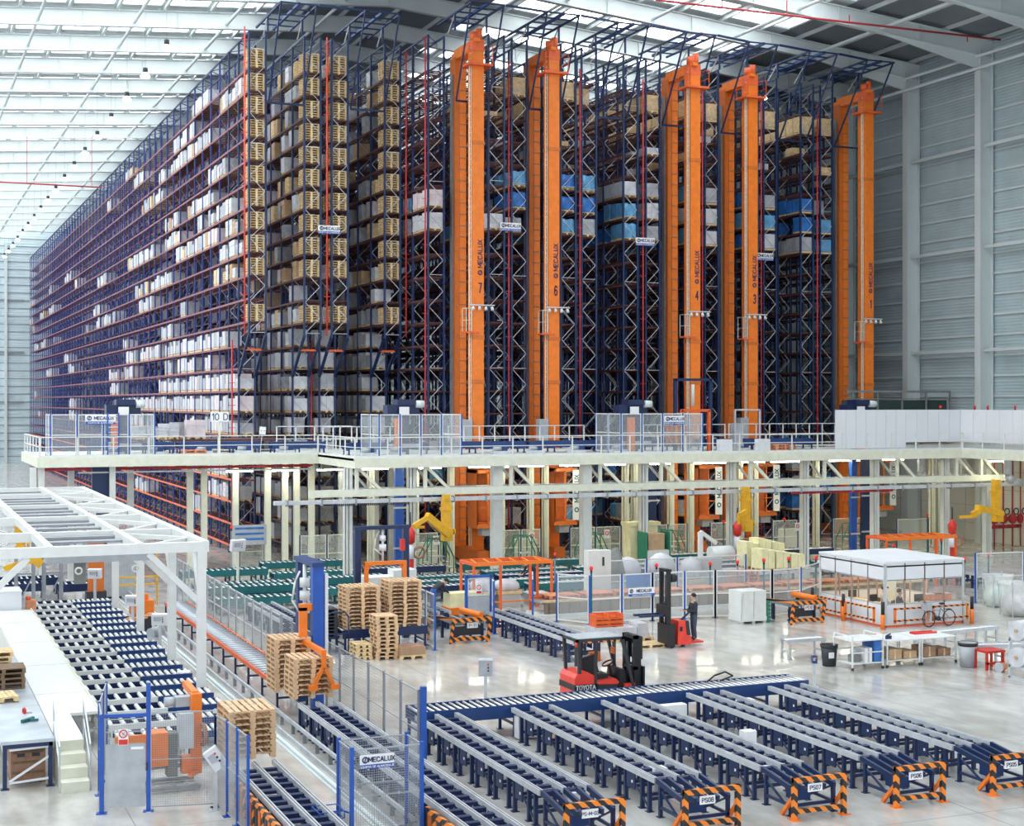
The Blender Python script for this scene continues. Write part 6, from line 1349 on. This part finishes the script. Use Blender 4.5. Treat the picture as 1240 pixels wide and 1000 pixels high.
for i, (x, y, w, h, c) in enumerate([(.5, 1.5, .4, .3, 'charcoal'), (.5, 3.0, .4, .32, 'charcoal'), (2.3, .75, .45, .32, 'charcoal'), (3.0, .7, .3, .25, 'film')]):
    k = thing('desk_monitor', 'monitor on the cabin desks, %s' % ('first on the left desk', 'second on the left desk', 'on the front desk', 'pale box-like one on the front desk')[i], 'monitor', (ox + x, oy + y, .79)); MB().box(-w/2, -.03, .1, w/2, .03, .1 + h).ob('screen', c, k); MB().box(-.1, -.08, 0, .1, .08, .02).box(-.02, -.02, .02, .02, .02, .1).ob('stand', 'charcoal', k)
for i in range(3):
    k = thing('file_crate', 'salmon-coloured crate on the window sill behind the bicycle, %s of three' % nth(i + 1), 'crate', (ox + 2.5 + .42 * i, oy + .3, .98)); MB().box(-.2, -.15, 0, .2, .12, .25).ob('body', 'wood_orange', k); MB().box(-.18, -.13, .25, .18, .1, .3).ob('files', 'wood_brown' if i % 2 else 'film_pink', k)
k = thing('shelf_rack', 'low rack under the salmon crates inside the cabin', 'shelf', (ox + 2.2, oy + .12, .05)); MB().box(0, 0, .86, 1.4, .32, .92).ob('top', 'wood_pale', k); MB().box(0, 0, 0, .05, .3, .86).box(1.35, 0, 0, 1.4, .3, .86).ob('side_panel', 'wood_pale', k)
# striped bumper rails round the office
def bumper(label, p, ang, L):
    k = thing('bumper_rail', label, 'barrier', (*p, 0), ang, group='orange and black bumper rails round the cabin')
    for z in (.28, .78): MB().box(0, -.04, z, L, .04, z + .07).ob('rail', 'hazard', k)
    for x in (0, L - .08): MB().box(x, -.04, .2, x + .08, .04, .86).ob('upright', 'orange', k)
bumper('striped bumper rail on the front of the cabin, left half', (ox + .15, oy - .42), 0, 1.75); bumper('striped bumper rail on the front of the cabin behind the bicycle', (ox + 2.1, oy - .42), 0, 1.85)
bumper('striped bumper rail on the left side of the cabin, near half', (ox - .42, oy + .15), PI/2, 2.1); bumper('striped bumper rail on the left side of the cabin, far half', (ox - .42, oy + 2.45), PI/2, 2.1)
for i, (x, y) in enumerate([(-.42, -.42), (-.42, 2.35), (ow + .1, -.42), (-.42, 4.7)]):
    k = thing('bollard', 'orange bollard with a black top, %s' % ('at the near cabin corner', 'midway along the cabin side', 'at the right end of the cabin front', 'at the far left cabin corner')[i], 'bollard', (ox + x, oy + y, 0), group='orange bollards round the cabin'); MB().cyl((0, 0, 0), (0, 0, .62), .09, 12).ob('base_tube', 'orange', k); MB().cyl((0, 0, .62), (0, 0, 1.15), .075, 12).ob('black_sleeve', 'black', k)
# bicycle
bx, by = ground(1124, 759)
t = thing('bicycle', 'old bicycle with a front basket leaning by the cabin front', 'bicycle', (bx, by - .05, 0), .05)
for x in (0, 1.08): w_ = MB().ring((x, 0, .34), (0, 1, 0), .33, .022, 28, 6).ob('wheel', 'black', t); s_ = MB(); [s_.bar((x, 0, .34), (x + .32 * math.cos(a), 0, .34 + .32 * math.sin(a)), .007) for a in [PI * k / 6 for k in range(12)]]; s_.ob('spokes', 'galv', w_)
m = MB().bar((0, 0, .34), (.12, 0, .95), .035).bar((.1, 0, .82), (.5, 0, .33), .035).bar((.5, 0, .33), (.66, 0, .9), .035).bar((.12, 0, .7), (.62, 0, .66), .03).bar((.5, 0, .33), (1.08, 0, .34), .025).bar((.64, 0, .74), (1.08, 0, .34), .025); m.ob('frame', 'galv_dark', t)
MB().bar((.12, 0, .95), (.1, 0, 1.05), .03).bar((.08, -.28, 1.06), (.08, .28, 1.06), .03).bar((.08, -.28, 1.06), (.25, -.28, 1.04), .03).bar((.08, .28, 1.06), (.25, .28, 1.04), .03).ob('handlebar', 'galv', t); MB().blob((.68, 0, .95), (.15, .09, .05), 10).ob('saddle', 'black', t)
MB().box(-.28, -.17, .72, .02, .17, .75).box(-.28, -.17, .75, -.26, .17, .98).box(-.28, -.17, .75, .02, -.15, .98).box(-.28, .15, .75, .02, .17, .98).ob('basket', 'plastic_grey', t); MB().cyl((.5, -.05, .33), (.5, .05, .33), .1, 12).bar((.5, -.07, .33), (.62, -.07, .22), .025).bar((.5, .07, .33), (.38, .07, .44), .025).ob('crank', 'charcoal', t); MB().bar((.85, -.06, .7), (1.2, -.06, .7), .02).bar((.85, .06, .7), (1.2, .06, .7), .02).ob('rear_rack', 'charcoal', t)
# ================================================================ PACKING BENCHES (right)
def cart(label, x, y, w, dp, h, mt='white', shelf=.22, n=2, up=0):
    t = thing('shelf_cart', label, 'trolley', (x, y, 0))
    for a in (0, w):
        for b_ in (0, dp): MB().box(a - .025, b_ - .025, .1, a + .025, b_ + .025, h + up).ob('leg', mt, t); MB().cyl((a - .02, b_, .06), (a + .02, b_, .06), .06, 10).ob('castor', 'charcoal', t)
    MB().box(-.03, -.03, h, w + .03, dp + .03, h + .04).ob('top', mt, t); MB().box(0, 0, shelf, w, dp, shelf + .03).ob('shelf', mt, t)
    if up: MB().bar((0, 0, h + up), (0, dp, h + up), .04).bar((w, 0, h + up), (w, dp, h + up), .04).bar((0, 0, .62), (w, 0, .62), .04).bar((0, dp, .62), (w, dp, .62), .04).ob('hand_rail', mt, t)
    return t
cart('white wheeled shelf trolley with raised sides beside the black bin', 31.05, 43.85, 1.28, 1.1, 1.02, up=.18)
def item(name, label, cat, loc, parts, group=None, rz=0):
    t = thing(name, label, cat, loc, rz, group)
    for nm, mb, mt in parts: mb.ob(nm, mt, t)
    return t
item('plastic_box', 'blue plastic box standing upright on the white shelf trolley', 'box', (32.0, 43.9, .25), [('body', MB().box(0, 0, 0, .3, .7, .72), 'load_blue'), ('lid', MB().box(-.02, -.02, .72, .32, .72, .75), 'fence_blue')])
item('carton_box', 'white box beside the blue box on the shelf trolley', 'box', (31.65, 43.95, .25), [('body', MB().box(0, 0, 0, .3, .5, .5), 'sign_white'), ('tape', MB().box(.12, -.005, 0, .18, .505, .505), 'grey')])
item('machine_part', 'grey metal part on the lower shelf of the white trolley', 'part', (31.25, 44.1, .25), [('block', MB().box(0, 0, 0, .3, .3, .25), 'tarp'), ('cylinder', MB().cyl((.15, .15, .25), (.15, .15, .5), .1, 10), 'plastic_grey')])
for i, (x, w) in enumerate(((32.55, 1.4), (34.05, 1.5))):
    cart('white packing bench on castors, %s' % ('next to the shelf trolley', 'the right-hand one beside the grey bin'), x, 43.9, w, 1.3, .92) if False else cart('white packing bench on castors, ' + ('next to the shelf trolley', 'the right-hand one beside the grey bin')[i], x, 43.9, w, 1.3, .92)
    for j in range(2): item('carton_box', 'brown carton under the %s packing bench, %s' % (('left', 'right')[i], ('nearer the left', 'nearer the right')[j]), 'box', (x + .15 + .65 * j, 44.0, .26), [('body', MB().box(0, 0, 0, .55, .7, .36 - .1 * j), ('card', 'wood_brown')[i]), ('tape', MB().box(.24, -.004, 0, .3, .704, .364 - .1 * j), 'wood_pale')], 'cartons under the packing benches')
item('red_tray', 'red slatted tray lying on the right-hand packing bench', 'tray', (34.35, 44.7, .96), [('tray', MB().box(0, 0, 0, 1.0, .3, .03), 'red'), ('rim', MB().box(0, 0, .03, 1.0, .03, .07).box(0, .27, .03, 1.0, .3, .07), 'red_bright')])
item('stapler', 'small dark blue tool on the left packing bench', 'tool', (32.75, 44.2, .96), [('body', MB().box(0, 0, 0, .22, .08, .12), 'navy'), ('handle', MB().bar((.02, .04, .12), (.2, .04, .18), .04), 'charcoal')])
def bin_(label, x, y, col, bag, r=.3, h=.75):
    t = thing('rubbish_bin', label, 'bin', (x, y, 0)); MB().lathe((0, 0, 0), [(.01, .01), (r * .8, .01), (r, h), (r * .93, h), (r * .75, .05)], 18).ob('tub', col, t); MB().lathe((0, 0, h), [(r * .9, -.1), (r * 1.08, .02), (r * 1.05, -.08), (r * .9, -.14)], 18).ob('liner_rim', bag, t); return t
b = bin_('black rubbish bin on the floor left of the white trolley', *ground(1004, 806), 'charcoal', 'black'); MB().box(-.2, -.31, .32, .0, -.27, .52).ob('label_patch', 'sign_white', b)
bin_('pale grey rubbish bin with a black liner right of the benches', *ground(1172, 807), 'plastic_grey', 'black', .33, .85)
def bench_roller(L, z=.75): return roller_conveyor(L, .6, z, 'galv', .12, 'roller', 1.3, .1)
place('br', bench_roller(1.6, .72), (30.2, 46.6, 0), 'short pale roller table behind the black bin', 0, 'pale roller tables at the packing area'); place('br2', bench_roller(3.4, .72), (35.6, 43.1, 0), 'pale roller table right of the grey bin', -.25, 'pale roller tables at the packing area'); place('br2', bench_roller(3.4, .72), (36.2, 46.0, 0), 'pale roller table farther back towards the right edge', .1, 'pale roller tables at the packing area'); place('br', bench_roller(1.6, .72), (34.6, 46.2, 0), 'short roller table behind the right-hand packing bench', .1, 'pale roller tables at the packing area')
x, y = ground(1195, 812); t = thing('work_stand', 'red tubular stand with grey wheels at the right edge', 'stand', (x, y, 0)); m = MB()
for a in (0, .7):
    for b_ in (0, .6): MB().box(a, b_, 0, a + .08, b_ + .08, .62).ob('leg', 'red', t)
MB().box(-.02, -.02, .6, .8, .7, .68).ob('frame_top', 'red', t); MB().box(0, 0, .2, .75, .06, .28).ob('stretcher', 'red', t)
item('motor', 'brown gear motor lying under the red stand', 'motor', (x + .25, y - .35, 0), [('body', MB().cyl((0, 0, .16), (.3, .1, .16), .14, 12), 'wood_orange'), ('flange', MB().cyl((-.04, -.01, .16), (0, 0, .16), .18, 12), 'galv')])
x, y = ground(1212, 822)
for i, z in enumerate((.45, 1.35)):
    item('film_roll', 'large white film roll at the right edge, %s' % ('lower one', 'upper one')[i], 'roll', (x + .75, y - .3, z), [('wound_film', MB().cyl((-.35, 0, .3), (.9, .25, .3), .34, 20), 'film'), ('core', MB().cyl((-.4, -.01, .3), (.92, .255, .3), .06, 10), 'card')])
t = thing('roll_rack', 'grey stand holding the two large film rolls', 'stand', (x + .75, y - .3, 0))
for a in (-.3, .75): MB().box(a, -.4, 0, a + .08, .5, .06).box(a, .36, 0, a + .08, .44, 1.9).box(a, -.36, .36, a + .08, .44, .44).box(a, -.36, 1.26, a + .08, .44, 1.34).ob('side_frame', 'galv', t)
for i, (px, py, w, h) in enumerate([(1208, 734, 1.25, 1.45), (1232, 745, 1.5, 1.45)]):
    X, Y = ground(px, py); t = thing('film_bag', 'big translucent bag of waste film, %s' % ('left one with green tint', 'right one nearest the edge')[i], 'bag', (X, Y, 0), group='waste film bags by the right fence')
    MB().lathe((0, 0, 0), [(.02, .02), (w * .42, .05), (w * .5, .45), (w * .44, .8), (w * .5, h - .2), (w * .62, h)], 14).ob('bag_skin', 'net', t); MB().blob((0, 0, .48), (w * .42, w * .42, .46), 16, 0, .3, i + 3).ob('waste_film', 'bag_stuff' if i == 0 else 'film', t)
    for k in range(4): MB().bar((w * .5 * math.cos(k * PI/2 + .6), w * .5 * math.sin(k * PI/2 + .6), 0), (w * .56 * math.cos(k * PI/2 + .6), w * .56 * math.sin(k * PI/2 + .6), h + .1), .035).ob('frame_pole', 'galv', t)
# paint the pallets: the 300 that show largest are objects, the rest one mass
PALS.sort(key=lambda p: p[0]); used = {}
for d, loc, rz, key, label, group in PALS[:298]:
    used[label] = used.get(label, 0) + 1
    tag(link('wooden_pallet', pallet_mesh(*key), None, loc, rz), label, 'pallet', group)
rest = MB()
for d, loc, rz, key, label, group in PALS[298:]:
    src = pallet_mesh(*key); b0 = len(rest.v); mtx = Matrix.Translation(loc) @ Matrix.Rotation(rz, 4, 'Z')
    rest.v += [tuple(mtx @ v.co) for v in src.vertices]
    for p in src.polygons: rest.f.append([b0 + i for i in p.vertices]); rest.m.append(0); rest.sm.append(False)
if rest.v: tag(link('far_pallet_stacks', rest.mesh('far_pallet_stacks', 'wood_pale', False)), 'more pale pallet stacks at the fronts of the farther left racks', 'pallets', kind='stuff')
# ================================================================ LIGHT
wd = bpy.data.worlds.new('sky'); SC.world = wd; wd.use_nodes = True
bg = wd.node_tree.nodes['Background']; bg.inputs['Color'].default_value = (.86, .93, 1, 1); bg.inputs['Strength'].default_value = 1.55
SC.cycles.max_bounces = 6; SC.cycles.diffuse_bounces = 3; SC.cycles.glossy_bounces = 3; SC.cycles.transparent_max_bounces = 24; SC.cycles.transmission_bounces = 4
SC.cycles.sample_clamp_indirect = 6.0; SC.cycles.caustics_reflective = False; SC.cycles.caustics_refractive = False
SC.cycles.use_denoising = True
SC.view_settings.exposure = EXPOSURE
